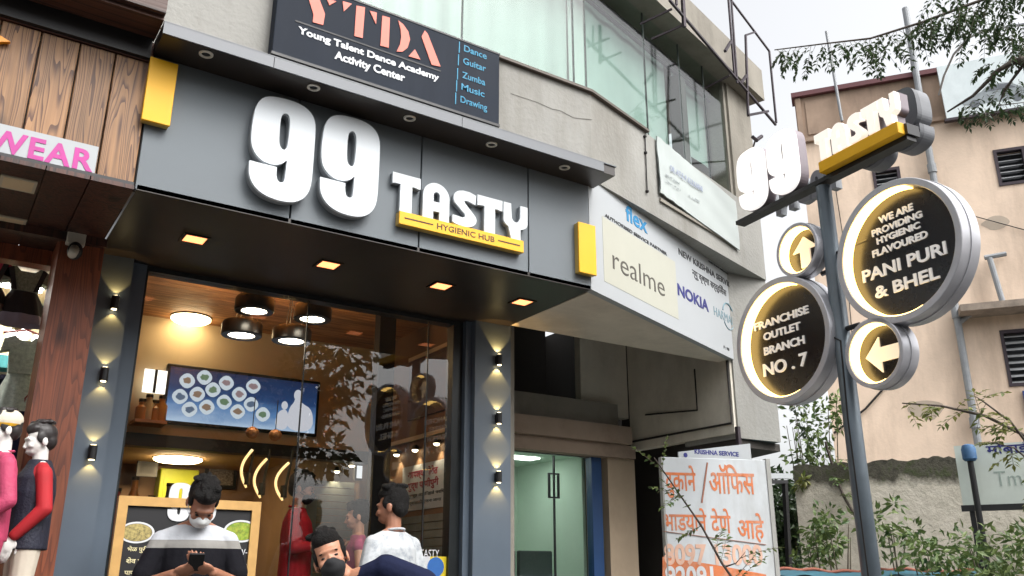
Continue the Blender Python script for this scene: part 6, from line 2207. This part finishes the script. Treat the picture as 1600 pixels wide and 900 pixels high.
extra_fronds(st, [(1212, 78, 1360, 62, 8.95, 22, .3), (1350, 62, 1440, 38, 8.8, 20, .36), (1440, 35, 1600, -20, 8.6, 30, .34), (1450, -10, 1600, -40, 8.6, 20, .4), (1440, 20, 1590, 60, 8.5, 16, .32), (1500, 10, 1610, 40, 8.3, 16, .3), (1560, 30, 1610, 80, 8.2, 10, .26), (1540, 100, 1590, 92, 8.2, 5, .22), (1490, 172, 1600, 120, 8.3, 9, .22), (1520, 172, 1610, 160, 8.2, 8, .14)], 51, m_leafd)

# street banner and drum at the right edge
t = empty('street_banner', tuple(CW.p(2.6, 1.5, .5)), 'white street banner on posts against the old wall, partly behind leaves', 'banner')
SB = Frame(at(1490, 700, 9.2), -62); SB = Frame((SB.o.x, SB.o.y, 0), -62)
a = SB.px(1490, 697); b = SB.px(1496, 790)
m = MB(); m.fbox(SB, a[0], a[0] + 2.2, b[1], a[1], -.03, 0); part('sheet', m, mat('street banner sheet', rgb(196, 204, 196), .7, var=.08, scale=3), t)
m = MB(); m.fbox(SB, a[0] - .02, a[0] + 2.22, b[1] - .06, b[1], -.05, .01)
for r_ in (a[0] + .05, a[0] + 1.2, a[0] + 2.1):
    m.fbox(SB, r_, r_ + .05, .12, b[1], -.06, -.01)
part('frame', m, m_blackm, t)
m = MB(); c = SB.px(1556, 760); write(m, SB, 'Tm', c[0], c[1], .24, .16, .001, .003, bold=-.01); part('lettering', m, mat('grey green print', rgb(150, 164, 156), .6), t)
m = MB(); c = SB.px(1500, 712); write(m, SB, 'मोबाईल', c[0] + .25, c[1], .5, .09, .001, .003, bold=.02); part('lettering', m, mat('navy print', rgb(34, 38, 110), .55), t)
p = at(1514, 708, 9.0)
t = empty('water_drum', (p.x, p.y, .12), 'blue plastic can on a dark post in front of the white street banner', 'can')
f = Frame((p.x, p.y, 0), r=(1, 0, 0), u=(0, 1, 0))
m = MB(); m.disc(f, 0, 0, [(.05, p.z - .08), (.068, p.z - .06), (.07, p.z + .04), (.055, p.z + .08), (.03, p.z + .09)], 28); part('body', m, mat('blue plastic', rgb(54, 92, 130), .6, var=.35), t, ang=40)
m = MB(); m.disc(f, .0, 0, [(.03, .12), (.03, p.z - .081)], 12); part('stand', m, m_blackm, t)
# tarpaulin along the pavement
t = empty('tarpaulin_cover', tuple(at(1360, 905, 8.3)), 'blue-green tarpaulin cover with a red edge stretched low in front of the wall', 'tarpaulin')
V, fs = [], []
NX, NY = 40, 10
for j in range(NY + 1):
    for i in range(NX + 1):
        p = at(1200 + 330 * i / NX, 893, 7.6 + 1.1 * j / NY)
        p.z = 1.47 + .012 * math.sin(i * .33) + .05 * (j / NY) + .01 * math.sin(j * 1.7 + i * 1.1)
        V.append(p)
for j in range(NY):
    for i in range(NX):
        a = j * (NX + 1) + i
        fs.append((a, a + 1, a + NX + 2, a + NX + 1))
m = MB(); m.add(V, fs); m.add([v_ - Vector((0, 0, .01)) for v_ in V], [tuple(reversed(q)) for q in fs]); part('sheet', m, mat('blue green tarpaulin', rgb(44, 96, 112), .5, var=.3, scale=3), t, smooth=True)
m = MB(); m.tube([V[NY * (NX + 1) + i] + Vector((0, 0, .012)) for i in range(NX + 1)], .02, 6); part('edge', m, mat('red orange edge', rgb(140, 78, 58), .7, var=.3), t, smooth=True)
m = MB()
for k_ in (0, NX, NY * (NX + 1), NY * (NX + 1) + NX):
    m.tube([V[k_] - Vector((0, 0, .01)), Vector((V[k_].x, V[k_].y, .0))], .02, 6)
part('post', m, m_rust, t)
# railing in the gap
t = empty('gate_rail', tuple(at(1215, 900, 10.4)), 'dark gate rails with a pale bar in the gap beside the building', 'gate')
m = MB(); m.bar(at(1196, 744, 10.2), at(1236, 744, 10.4), .06); part('bar', m, m_flex, t)
m = MB(); m.bar(at(1226, 752, 10.3), at(1234, 905, 10.0), .05); m.bar(at(1198, 753, 10.2), at(1230, 753, 10.3), .04); part('post', m, m_blackm, t)
# opposite side of the street: it shows in the shop glass
ob = empty('opposite_building', (2, -15, 0), 'cream four-storey building across the street, mirrored in the shop glass', 'building')
OF = Frame((20, -15, 0), r=(-1, 0, 0))
hs_ = [(x, x + 1.6, z, z + 1.5) for x in range(2, 24, 4) for z in (1.2, 4.4, 7.6)]
m = MB(); m.prism(OF, [(10, 0), (36, 0), (36, 10.5), (10, 10.5)], -.3, 0, [rc(*h_) for h_ in hs_ if h_[0] > 10.5]); part('wall', m, mat('opposite wall', rgb(160, 148, 128), .9, var=.1, scale=1), ob)
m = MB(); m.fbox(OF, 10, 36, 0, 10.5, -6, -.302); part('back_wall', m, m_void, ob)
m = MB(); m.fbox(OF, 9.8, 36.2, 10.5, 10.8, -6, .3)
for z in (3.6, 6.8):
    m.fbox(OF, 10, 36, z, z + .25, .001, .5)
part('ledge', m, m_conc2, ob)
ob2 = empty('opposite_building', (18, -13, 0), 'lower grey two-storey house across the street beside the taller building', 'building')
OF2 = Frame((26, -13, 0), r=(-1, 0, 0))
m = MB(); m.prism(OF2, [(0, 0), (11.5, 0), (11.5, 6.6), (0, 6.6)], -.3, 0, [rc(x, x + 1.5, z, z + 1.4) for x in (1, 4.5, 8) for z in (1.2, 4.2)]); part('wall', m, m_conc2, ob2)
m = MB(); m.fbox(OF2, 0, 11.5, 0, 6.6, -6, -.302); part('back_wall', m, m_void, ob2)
m = MB(); m.fbox(OF2, -.2, 11.7, 6.6, 6.8, -6, .3); part('roof', m, m_coping, ob2)
def simple_tree(x, y, h, seed, lab):
    r_ = random.Random(seed)
    t = empty('roadside_tree', (x, y, 0), lab, 'tree', 'trees across the street')
    q = MB(); q.tube([(x, y, 0), (x + .15, y, h * .4), (x - .1, y + .1, h * .75)], [.16, .12, .05], 10)
    for k_ in range(5):
        a = r_.uniform(0, 6.28); q.tube([(x, y, h * .42), (x + math.cos(a) * h * .15, y + math.sin(a) * h * .15, h * .6), (x + math.cos(a) * h * .26, y + math.sin(a) * h * .26, h * .75)], [.07, .05, .02], 6)
    part('trunk', q, m_bark, t)
    q = MB(); leafy(q, (x, y, h * .75), (h * .3, h * .3, h * .26), 1500, .32, .15, r_, 16); part('crown', q, m_leafd, t)
simple_tree(6.5, -6.5, 6.5, 61, 'leafy tree across the street, taller one')
simple_tree(-1.5, -7.5, 5.5, 62, 'leafy tree across the street, shorter one')
simple_tree(13, -8, 7, 63, 'leafy tree across the street, farthest along the road')
